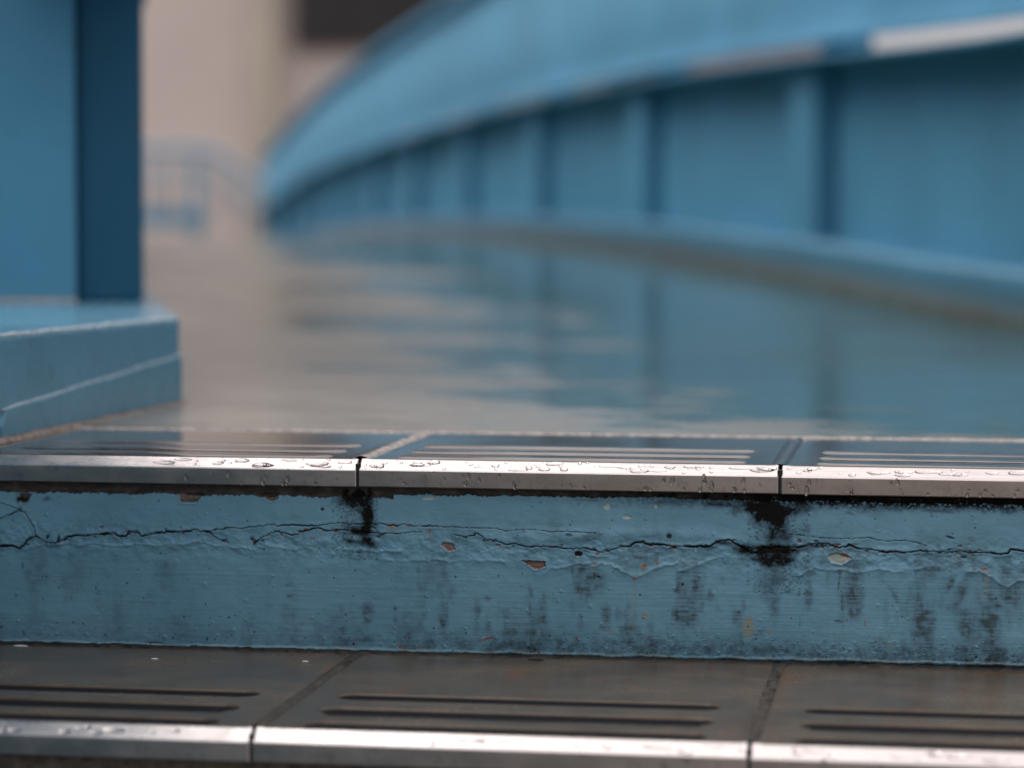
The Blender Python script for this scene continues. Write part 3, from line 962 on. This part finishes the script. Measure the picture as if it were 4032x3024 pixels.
def filler_mesh(gy, mat, z, sag, name, GW=GW, GX0=GX0, GX1=GX1):
    """capsule-shaped filling of one groove: sag > 0 gives the hollow surface of standing water"""
    us = np.concatenate([np.linspace(0, .012, 9), np.linspace(.02, GX1 - GX0 - .02, 22), np.linspace(GX1 - GX0 - .012, GX1 - GX0, 9)])
    vs = np.linspace(-1, 1, 15)
    V = np.zeros((len(us), len(vs), 3))
    for i, u in enumerate(us):
        x = GX0 + u
        e = min(u, GX1 - GX0 - u)
        hw = math.sqrt(max(1e-9, GW ** 2 - max(0, GW - e) ** 2)) if e < GW else GW
        hw = max(hw, .0004) - .0003
        ww = 0.0
        for j, vv in enumerate(vs):
            V[i, j] = (x, gy + vv * hw, z - sag * (1 - vv * vv) * min(1, hw / GW * 1.2) + .25 * ww * sag / .0015 * vv)
    return grid_obj(name, V, mat)

NOSE = [(0.0005, -0.0001), (-0.0086, -0.0069), (-0.0091, -0.0078), (-0.0091, -0.0188), (-0.0086, -0.0195), (0.006, -0.0195), (0.006, -0.0006)]
def nosing_mesh(mat):
    xs = [GAP * .7, GAP * .7 + .0006, TW - GAP * .7 - .0006, TW - GAP * .7]
    V = []; F = []
    k = len(NOSE)
    for i, x in enumerate(xs):
        sh = .0005 if i in (0, 3) else 0
        for y, z in NOSE:
            V.append((x, y + sh, z - sh * .6))
    for i in range(3):
        for j in range(k):
            a, b = i * k + j, i * k + (j + 1) % k
            F.append((a, a + k, b + k, b))
    F += [tuple(range(k)), tuple(range(3 * k, 4 * k))[::-1]]
    o = mesh_obj('nosing', V, F, mat)
    o.data.materials.append(M_STEEL_D)
    for p in o.data.polygons:
        if p.center.y < -.0089 or p.center.z < -.019: p.material_index = 1
    return o

def drop_verts(rs, cx_, cy_, rx, ry, h, frame, sag=0.0):
    """one bead of water: a lumpy dome lying on a surface given by frame (origin, u, v, n)"""
    O, U, W, Nn = frame
    na, nr = (16, 6) if rx > .0011 else (9, 3)
    ph = rs.uniform(0, 6.28, 3); am = rs.uniform(.03, .17, 3)
    V = [O + U * cx_ + W * cy_ + Nn * h]
    for r in range(1, nr + 1):
        fr = r / nr
        for a in range(na):
            th = 2 * math.pi * a / na
            k = 1 + am[0] * math.sin(2 * th + ph[0]) + am[1] * math.sin(3 * th + ph[1]) * .7 + am[2] * math.sin(5 * th + ph[2]) * .25
            x = cx_ + rx * fr * k * math.cos(th)
            y = cy_ + ry * fr * k * math.sin(th)
            y -= sag * (1 - fr * fr) * .35 * ry
            hh = h * (1 - fr ** 2) ** .85 if fr < 1 else -.00006
            V.append(O + U * x + W * y + Nn * hh)
    F = []
    for a in range(na):
        F.append((0, 1 + a, 1 + (a + 1) % na))
    for r in range(nr - 1):
        for a in range(na):
            p = 1 + r * na + a; q = 1 + r * na + (a + 1) % na
            F.append((p, p + na, q + na, q))
    F.append(tuple(range(1 + (nr - 1) * na, 1 + nr * na))[::-1])
    return V, F

CH_U = Vector((1, 0, 0)); CH_W = Vector((0, 0.0091, 0.0068)).normalized(); CH_N = Vector((0, -0.0068, 0.0091)).normalized()
FRAME_CH = (Vector((0, -0.0086, -0.0069)), CH_U, CH_W, CH_N)
CH_LEN = math.hypot(.0091, .0068)
FRAME_FC = (Vector((0, -0.0091, -0.0188)), CH_U, Vector((0, 0, 1)), Vector((0, -1, 0)))

def add_drops(tile, rs, x0, x1, n_big, n_mid, n_fine):
    def put(name, V, F):
        o = mesh_obj(name, V, F, M_WATER, tile, True)
        return o
    for _ in range(n_big):
        x = rs.uniform(x0, x1); rx = rs.uniform(.0022, .0095); ry = rs.uniform(.0013, .0027)
        put('water_drop', *drop_verts(rs, x, rs.uniform(ry * 1.1, CH_LEN - ry * 1.2), rx, ry, min(rx, ry) * .58, FRAME_CH))
    for _ in range(n_mid):
        x = rs.uniform(x0, x1)
        if rs.rand() < .45:
            rx = rs.uniform(.0007, .0018); ry = rx * rs.uniform(.6, 1.0)
            put('water_drop', *drop_verts(rs, x, rs.uniform(.0012, CH_LEN - .0012), rx, ry, ry * .7, FRAME_CH))
        else:
            rx = rs.uniform(.0006, .0019); ry = rx * rs.uniform(1.0, 1.9)
            y = rs.uniform(ry * .6, .0105) if rs.rand() < .75 else ry * .7
            put('water_drop', *drop_verts(rs, x, y, rx, ry, rx * .75, FRAME_FC, .8))
    V = []; F = []
    for _ in range(n_fine):
        x = rs.uniform(x0, x1)
        r = rs.uniform(.00018, .00055)
        if rs.rand() < .4:
            v, f = drop_verts(rs, x, rs.uniform(.0005, CH_LEN - .0005), r, r * rs.uniform(.7, 1), r * .7, FRAME_CH)
        else:
            v, f = drop_verts(rs, x, rs.uniform(.0005, .0108), r, r * rs.uniform(.9, 1.6), r * .7, FRAME_FC)
        k = len(V); V += v; F += [tuple(i + k for i in q) for q in f]
    if V:
        o = put('fine_droplets', V, F)
        o['kind'] = 'stuff'

def bead(name, x0, x1, y0, y1, z, hgt, mat, parent, seed, along='x', n=None, lump=1.0):
    """an irregular strip of grout or mortar"""
    L_ = (x1 - x0) if along == 'x' else (y1 - y0)
    n = n or max(8, int(L_ / .0012))
    rs_ = seed
    u = np.linspace(0, 1, n); v = np.linspace(0, 1, 7)
    U, W = np.meshgrid(u, v, indexing='ij')
    ln = L_ * 1000
    hh = hgt * (4 * W * (1 - W)) ** .6 * (1 - lump * .5 + lump * fbm(U * ln / 4, W * 2, 3, rs_))
    wob = (fbm(U * ln / 5, W * 0 + .5, 3, rs_ + 3) - .5)
    if along == 'x':
        Xx = x0 + U * (x1 - x0); Yy = y0 + W * (y1 - y0) + wob * (y1 - y0) * .8 * lump
    else:
        Yy = y0 + U * (y1 - y0); Xx = x0 + W * (x1 - x0) + wob * (x1 - x0) * .7 * lump
    V = np.stack([Xx, Yy, z + hh], -1)
    return grid_obj(name, V, mat, parent, flip=(along != 'x'))

M_FLECK = mat_simple('pale_paint_fleck', (0.5, 0.55, 0.56), 0.5)
def build_step(name, label, tile_depth, mat_t, upper):
    yo, zo = (0.0, 0.0) if upper else (-GOING, -RISE)
    st = thing(name, label, 'step', (0.45, yo, zo))
    base = Vector((0.45, yo, zo))
    proto_t = tile_mesh(tile_depth, mat_t, 'tread_tile')
    proto_n = nosing_mesh(M_STEEL)
    if upper:
        fills = [filler_mesh(g, M_WATERFILL, .00008, -.0014, 'groove_insert', .0155, GX0 - .003, GX1 + .003) for g in (.0160, .0640, .1155)]
    else:
        fills = [filler_mesh(g, M_RUBBER, -.0013, -.0003, 'groove_insert') for g in GY]
    for k in range(-1, 4):
        tl = proto_t if k == -1 else proto_t.copy()
        if k != -1: COL.objects.link(tl)
        tl.parent = st
        tl.location = Vector((k * TW - 0.45, 0, (0, .0003, 0, .0002, 0)[k + 1]))
        for src in [proto_n] + fills:
            c = src if k == -1 else src.copy()
            if k != -1: COL.objects.link(c)
            c.parent = tl
        if upper and k < 2:
            rs = np.random.RandomState(40 + k)
            x0, x1 = (.15, .297) if k == -1 else (.003, .297)
            if k == 1: x1 = .19
            add_drops(tl, rs, x0, x1, (10, 20, 12)[k + 1], (34, 85, 40)[k + 1], (110, 330, 160)[k + 1])
        if not upper and k < 2:
            rs = np.random.RandomState(80 + k)
            add_drops(tl, rs, .003, .297, 10, 16, 60)
    # joints
    for k in range(0, 4):
        x = k * TW - .45
        if upper and k == 0:
            bead('grout_joint', x - .0055, x + .0055, .004, tile_depth, -.0010, .0026, M_GROUT, st, 310, 'y', lump=.6)
        elif upper:
            bead('grout_joint', x - .004, x + .004, .004, tile_depth, -.0008, .0013, M_GROUT_D, st, 330 + k, 'y', lump=.3)
        else:
            bead('grout_joint', x - .0045, x + .0045, .004, tile_depth, -.0010, .0016, M_GROUT_L, st, 350 + k, 'y', lump=.6)
        box('joint_gap', x - GAP - .0002, x + GAP + .0002, -.0070, .004, -.0190, -.0030, M_BLACK, st)
    # mortar bed under the tiles
    box('mortar_bed', -.75, .75, .0015, tile_depth, -.034, -.0186, M_MORTAR, st)
    if upper:
        r = build_riser(None); r.parent = st; r.location = -base
        bead('grout_bead', -.755, .75, tile_depth - .0005, tile_depth + .0075, -.0006, .0019, M_GROUT, st, 401, 'x', n=1100, lump=.7)
        box('core', -.75, .75, .006, .45, -.30, -.0345, M_CONC, st)
    else:
        for fx, fy, fl in ((-.135, .243, .0028), (-.028, .250, .0024), (-.248, .285, .006)):
            V_, F_ = drop_verts(np.random.RandomState(int(fl * 1e5)), fx - .45, fy, fl, fl * .35, .0006, (Vector((0, 0, .0001)), Vector((1, 0, 0)), Vector((0, 1, 0)), Vector((0, 0, 1))))
            mesh_obj('paint_fleck', V_, F_, M_FLECK, st, True)
        V_, F_ = drop_verts(np.random.RandomState(3), .131 - .45, .283, .0085, .0075, .0004, (Vector((0, 0, .0001)), Vector((1, 0, 0)), Vector((0, 1, 0)), Vector((0, 0, 1))))
        mesh_obj('tar_patch', V_, F_, M_BLACK, st, True)
        box('riser', -.75, .75, -.0045, .012, -RISE - .02, -.034, M_PAINT, st)
        bead('grime_bead', -.755, .75, tile_depth - .012, tile_depth - .001, -.0006, .0024, M_BLACK, st, 421, 'x', n=700)
        box('core', -.75, .75, .0125, .30, -RISE - .02, -.0345, M_CONC, st)
    return st
build_step('stair_step', 'top step with cracked blue painted riser and rain-beaded steel nosing', TD, M_TILE_UP, True)
build_step('stair_step', 'lower step with brown damp tiles and dark grooves at the bottom edge', 0.3005, M_TILE_LO, False)

# ------------------------------------------------------------------ bridge parapets
PQ0, PSP, PLEN = 5.67, 1.81, 0.21
Q_END = 24.9
def qrange(a, b, st=.3):
    n = max(1, int(round((b - a) / st)))
    return [a + (b - a) * i / n for i in range(n + 1)]

def parapet(root, side, q0, posts, q_kerb, pd=.030, rd=-.03):
    if q_kerb is not None:
        kp = [(0.0, -.05), (0.0, .080), (.0015, .0865), (.006, .0925), (.013, .095), (.26, .097), (.26, -.05)]
        sweep('kerb', kp, qrange(q_kerb, Q_END), M_KERB, root, side, True)
    for a, b in zip(posts[:-1], posts[1:]):
        sweep('panel', [(.085, .090), (.085, .4795), (.093, .4795), (.093, .090)], qrange(a + .03, b + .03 - .004, .3), M_PAINT, root, side)
    pi = .0845 if side > 0 else .0975
    for q in posts:
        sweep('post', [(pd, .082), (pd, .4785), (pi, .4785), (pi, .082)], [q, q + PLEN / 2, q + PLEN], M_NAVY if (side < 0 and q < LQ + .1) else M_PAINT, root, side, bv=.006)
        sweep('bracket', [(.100, .4875), (.100, .60), (.165, .60), (.165, .4875)], [q + .002, q + PLEN / 2, q + PLEN - .002], M_PAINT, root, side, bv=.004)
    ends = (q0, Q_END)
    sweep('rail', [(rd + .002, .479), (rd, .481), (rd, .486), (rd + .002, .488), (.17, .489), (.17, .4788)], qrange(*ends), M_PAINT, root, side)
    plate = [(.072, .526), (.071, .530), (.076, .541), (.084, .561), (.090, .592), (.093, .63), (.094, 1.03), (.104, 1.03), (.104, .61), (.096, .565), (.082, .529)]
    sweep('upper_plate', plate, qrange(*ends), M_PAINT, root, side, True)
    sweep('top_rail', [(.055, 1.030), (.052, 1.036), (.052, 1.066), (.058, 1.072), (.135, 1.072), (.140, 1.066), (.140, 1.030)], qrange(*ends), M_PAINT, root, side)

LQ = 3.10
pr = P2(0.05, 12)
right = thing('bridge_parapet', 'long blue steel parapet with posts and open slit, right side of bridge', 'parapet', (pr[0], pr[1], 0.0))
parapet(right, 1, 1.4, [PQ0 + PSP * k for k in range(-2, 11)], 1.4)

pl = P2(-WIDTH - .1, 3.2)
left = thing('bridge_parapet', 'blue parapet end with dark post on a low plinth, left of the steps', 'parapet', (pl[0], pl[1], 0.0))
LQ = 3.10
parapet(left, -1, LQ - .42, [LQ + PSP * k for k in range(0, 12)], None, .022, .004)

# plinth on the left: runs square to the steps, then turns along the bridge
def sweep_path(name, path, prof, mat, parent):
    """path: list of (x, y) with the profile's d measured to the left of travel"""
    V = []; F = []; k = len(prof)
    P = [np.array(p) for p in path]
    for i, p in enumerate(P):
        if i == 0: t0 = t1 = P[1] - P[0]
        elif i == len(P) - 1: t0 = t1 = P[-1] - P[-2]
        else: t0, t1 = P[i] - P[i - 1], P[i + 1] - P[i]
        t0 = t0 / np.hypot(*t0); t1 = t1 / np.hypot(*t1)
        n0 = np.array([-t0[1], t0[0]]); n1 = np.array([-t1[1], t1[0]])
        nn = n0 + n1; nn = nn / (nn @ n0)
        q = float((p - ORG) @ A2); zb = float(deck_z(q))
        for d, z in prof:
            w_ = p + nn * d
            V.append((w_[0], w_[1], zb + z))
    for i in range(len(P) - 1):
        for j in range(k):
            a, b = i * k + j, i * k + (j + 1) % k
            F.append((a, b, b + k, a + k))
    e = (len(P) - 1) * k
    F += [tuple(range(k))[::-1], tuple(range(e, e + k))]
    return mesh_obj(name, V, F, mat, parent, False)

corner = (-0.3005, 0.584)
path = [(-0.3132, 0.105), (-0.3125, 0.14), (-0.306, 0.36), (-0.3006, 0.575), tuple(P2(-WIDTH - .0002, 2.56))]
path += [tuple(P2(-WIDTH, q)) for q in qrange(2.7, Q_END, .3)]
kprof = [(0.0, -.05), (0.0, .0768), (.0008, .0795), (.0028, .0817), (.0056, .0825), (.55, .0835), (.55, -.05)]
sweep_path('plinth', path, kprof, M_PLINTH, left)
# thicker skirt of render at its foot, its top edge rising towards the corner
def skirt():
    pts = [(-0.3125, 0.1285), (-0.306, 0.36), (-0.3006, 0.581)]
    n = 70
    V = []
    for i in range(n + 1):
        t = i / n
        y = .118 + t * (.581 - .118)
        x = -.3127 + t * .0121
        zt = .0235 + .0235 * t + .0004 * math.sin(t * 19) + .0002 * math.sin(t * 53)
        if t < .03: zt -= .012 * (1 - t / .03)
        th = .0022
        V += [(x + th, y, -.02), (x + th + .0003, y, zt - .0022), (x + th * .75, y, zt - .0004), (x - .003, y, zt + .0006), (x - .003, y, -.02)]
    F = []
    k = 5
    for i in range(n):
        for j in range(k):
            a, b = i * k + j, i * k + (j + 1) % k
            F.append((a, b, b + k, a + k))
    F += [tuple(range(k))[::-1], tuple(range(n * k, n * k + k))]
    mesh_obj('render_skirt', V, F, M_PLINTH, left, False)
skirt()
box('mortar_fill', -.345, -.3012, -.012, .133, -.25, -.0015, M_MORTAR, left)
bead_l = bead('mortar_bead', -.3115, -.3005, .020, .585, -.001, .0040, M_BEAD, left, 511, 'y', n=560)
bead_l.data.vertices.foreach_get
for v in bead_l.data.vertices:
    v.co.x += (v.co.y - .128) * .026
# pale uneven strips laid along the plinth's top and skirt edges
M_PALE_EDGE = mat_simple('pale_edge_strip', (0.42, 0.50, 0.57), 0.3, var=.2, scale=120)
def edge_strip(name, p0, p1, z0, z1, rad, off, seed, n=260):
    V = []; F = []; k = 6
    for i in range(n + 1):
        t = i / n
        x = p0[0] + (p1[0] - p0[0]) * t; y = p0[1] + (p1[1] - p0[1]) * t; z = z0 + (z1 - z0) * t + .0004 * math.sin(t * 19) * (off > 0)
        r = rad * (.45 + 1.1 * float(fbm(np.array(t * 46.0), np.array(.3), 3, seed)))
        for j in range(k):
            a = 2 * math.pi * j / k
            V.append((x + off + r * math.cos(a), y, z + r * math.sin(a)))
    for i in range(n):
        for j in range(k):
            F.append((i * k + j, i * k + (j + 1) % k, (i + 1) * k + (j + 1) % k, (i + 1) * k + j))
    F += [tuple(range(k))[::-1], tuple(range(n * k, n * k + k))]
    return mesh_obj(name, V, F, M_PALE_EDGE, left, True)
edge_strip('pale_edge', (-.3130, .106), (-.3006, .578), .0808, .0808, .0021, -.0030, 601)
edge_strip('pale_edge', (-.3127, .122), (-.3006, .580), .0232, .0466, .0010, .0013, 611)
# end post of the left parapet, turned to face the steps
def bq_box(name, d0, d1, q0, q1, z0, z1, mat, parent, bv=0):
    V = []
    for z in (z0, z1):
        for d, q in ((d0, q0), (d1, q0), (d1, q1), (d0, q1)):
            p = P2(d, q); V.append((p[0], p[1], z))
    F = [(0, 3, 2, 1), (4, 5, 6, 7), (0, 1, 5, 4), (1, 2, 6, 5), (2, 3, 7, 6), (3, 0, 4, 7)]
    o = mesh_obj(name, V, F, mat, parent)
    if bv: bevel(o, bv)
    return o
bq_box('end_post', -WIDTH - .55, -WIDTH - .0985, LQ - .012, LQ + .25, .0825, 1.06, M_PAINT, left, .004)
fb = bead('foot_bead', 0, .46, -.006, .006, 0, .0035, M_GROUT, left, 711, 'x', n=240)
for v in fb.data.vertices:
    p = P2(-WIDTH - .0985 - v.co.x, LQ - .013 + v.co.y)
    v.co = (p[0], p[1], v.co.z + .0832)
fb.data.flip_normals()
# wall beside the flight of steps, outside the picture on the left
def side_wall():
    pr_ = [(.103, -.3), (.103, .95), (-.25, .90), (-4.2, -.92), (-4.2, -2.3), (-.3, -.45)]
    V = [(-.62, y, z) for y, z in pr_] + [(-.325, y, z) for y, z in pr_]
    k = len(pr_)
    F = [(j, (j + 1) % k, (j + 1) % k + k, j + k) for j in range(k)]
    F += [tuple(range(k))[::-1], tuple(range(k, 2 * k))]
    o = mesh_obj('stair_side_wall', V, F, M_PAINT, left)
    bevel(o, .01)
side_wall()
for o in list(right.children) + list(left.children):
    par = o.parent
    o.matrix_parent_inverse = Matrix.Translation(-par.location)

# ------------------------------------------------------------------ beyond the bridge
def cf(xc, zc):
    """metres right of / in front of the camera's foot, along its heading"""
    return (CAMX + xc * math.cos(YAW) - zc * math.sin(YAW), CAMY + xc * math.sin(YAW) + zc * math.cos(YAW))
def fbox(name, x0, x1, z0, z1, h0, h1, mat, parent, loc, bv=0):
    V = []
    for h in (h0, h1):
        for a, b in ((x0, z0), (x1, z0), (x1, z1), (x0, z1)):
            p = cf(a, b); V.append((p[0] - loc[0], p[1] - loc[1], h - loc[2]))
    F = [(0, 3, 2, 1), (4, 5, 6, 7), (0, 1, 5, 4), (1, 2, 6, 5), (2, 3, 7, 6), (3, 0, 4, 7)]
    o = mesh_obj(name, V, F, mat, parent)
    if bv: bevel(o, bv)
    return o

M_FACADE = mat_simple('pinkish_concrete_facade', (0.56, 0.485, 0.46), 0.75, var=.05, scale=.5)
M_PIER = mat_simple('yellowish_pilaster', (0.44, 0.40, 0.335), 0.75, var=.08, scale=1)
M_DARKGL = mat_simple('dark_window_glass', (0.016, 0.014, 0.017), 0.35, var=.2, scale=2)
M_FRAME = mat_simple('bronze_window_frame', (0.06, 0.05, 0.045), 0.5, var=.2)
M_BROWN = mat_simple('grey_brown_facade', (0.27, 0.235, 0.235), 0.75, var=.1, scale=.4)
M_RAIL = mat_simple('faded_blue_railing', (0.20, 0.31, 0.40), 0.4, var=.1)

b1 = cf(-4.5, 42)
B1 = thing('concrete_building', 'pinkish concrete building with dark window behind the far end of bridge', 'building', (b1[0], b1[1], -5.5))
BL = (b1[0], b1[1], -5.5)
fbox('wall', -14.0, -0.7, 42.3, 54, -5.6, 13, M_FACADE, B1, BL)
fbox('pilaster', -4.05, -3.72, 41.9, 42.35, -5.6, 13.0, M_PIER, B1, BL)
fbox('plinth_band', -14.0, -0.7, 42.15, 42.35, -2.6, -2.2, M_PIER, B1, BL)
for x0 in (-3.45,):
    for h0 in (3.12, 7.2):
        f_ = fbox('window', x0, x0 + 2.5, 42.12, 42.33, h0, h0 + 2.2, M_FRAME, B1, BL)
        pn = fbox('pane', x0 + .10, x0 + 2.4, 42.05, 42.13, h0 + .1, h0 + 2.1, M_DARKGL, None, BL)
        pn.parent = f_
for x0 in (-12.5, -8.6):
    for h0 in (5.4,):
        f_ = fbox('window', x0, x0 + 2.5, 42.12, 42.33, h0, h0 + 2.2, M_FRAME, B1, BL)
        pn = fbox('pane', x0 + .10, x0 + 2.4, 42.05, 42.13, h0 + .1, h0 + 2.1, M_DARKGL, None, BL)
        pn.parent = f_

b2 = cf(8, 62)
B2 = thing('brown_building', 'grey-brown building glimpsed through the parapet slit on the right', 'building', (b2[0], b2[1], -5.5))
BL2 = (b2[0], b2[1], -5.5)
fbox('wall', 3.6, 7.5, 62, 74, -5.6, 11, M_BROWN, B2, BL2)
fbox('roof', 3.3, 7.8, 61.6, 74.4, 11, 11.4, M_CONC, B2, BL2)
for h0 in (-2, 1.6, 5.2, 8.0):
    fbox('window', 4.5, 7.0, 61.9, 62.05, h0, h0 + 1.5, M_DARKGL, B2, BL2)

b3 = cf(1, 66)
B3 = thing('office_block', 'grey-green office block glimpsed through the middle of the parapet slit', 'building', (b3[0], b3[1], -5.5))
BL3 = (b3[0], b3[1], -5.5)
M_GREEN = mat_simple('grey_green_facade', (0.30, 0.32, 0.285), 0.75, var=.08, scale=.4)
fbox('wall', -1.6, 3.5, 66, 78, -5.6, 12, M_GREEN, B3, BL3)
for h0 in (-2.4, .8, 4.0, 7.2):
    for x0 in (-1.2, .5, 2.2):
        fbox('window', x0, x0 + 1.0, 65.9, 66.05, h0, h0 + 1.5, M_DARKGL, B3, BL3)
fbox('roof', -1.9, 3.8, 65.7, 78.3, 12, 12.35, M_CONC, B3, BL3)

# blue railing of the far stair
r1 = cf(-3.4, 27.2)
RL = thing('stair_railing', 'faded blue stair railing sloping down at the far end of the bridge', 'railing', (r1[0], r1[1], -0.2))
def tube(name, pts, rad, mat, parent, loc, n=10):
    V = []; F = []
    Pw = [Vector((*cf(a, b), h)) - Vector(loc) for a, b, h in pts]
    for i, p in enumerate(Pw):
        t = (Pw[min(i + 1, len(Pw) - 1)] - Pw[max(i - 1, 0)]).normalized()
        u = t.orthogonal().normalized() if i == 0 else (u - t * u.dot(t)).normalized()
        v = t.cross(u)
        V += [p + rad * (u * math.cos(6.2832 * k / n) + v * math.sin(6.2832 * k / n)) for k in range(n)]
    for i in range(len(Pw) - 1):
        for k in range(n):
            F.append((i * n + k, i * n + (k + 1) % n, (i + 1) * n + (k + 1) % n, (i + 1) * n + k))
    F += [tuple(range(n))[::-1], tuple(range(len(V) - n, len(V)))]
    return mesh_obj(name, V, F, mat, parent, True)
RLO = (r1[0], r1[1], -0.2)
tube('handrail', [(-6.5, 27.2, 1.04), (-3.25, 27.2, 1.04), (-3.0, 27.2, 1.0), (-2.55, 27.2, .66), (-1.9, 27.2, .15)], .05, M_RAIL, RL, RLO)
tube('mid_rail', [(-6.5, 27.2, .78), (-3.25, 27.2, .78), (-3.0, 27.2, .72), (-2.55, 27.2, .38), (-2.1, 27.2, .02)], .025, M_RAIL, RL, RLO)
fbox('bottom_beam', -6.5, -3.12, 27.1, 27.3, .26, .42, M_PAINT, RL, RLO)
fbox('newel_post', -3.27, -3.15, 27.14, 27.26, -.25, .99, M_RAIL, RL, RLO)
for i in range(24):
    x = -6.4 + i * .128
    tube('baluster', [(x, 27.2, .42), (x, 27.2, 1.02)], .02, M_RAIL, RL, RLO, 6)
for i in range(7):
    x = -3.0 + i * .14
    zt = 1.0 - max(0, (x + 3.0)) * .755
    tube('baluster', [(x, 27.2, zt - .62), (x, 27.2, zt - .02)], .02, M_RAIL, RL, RLO, 6)
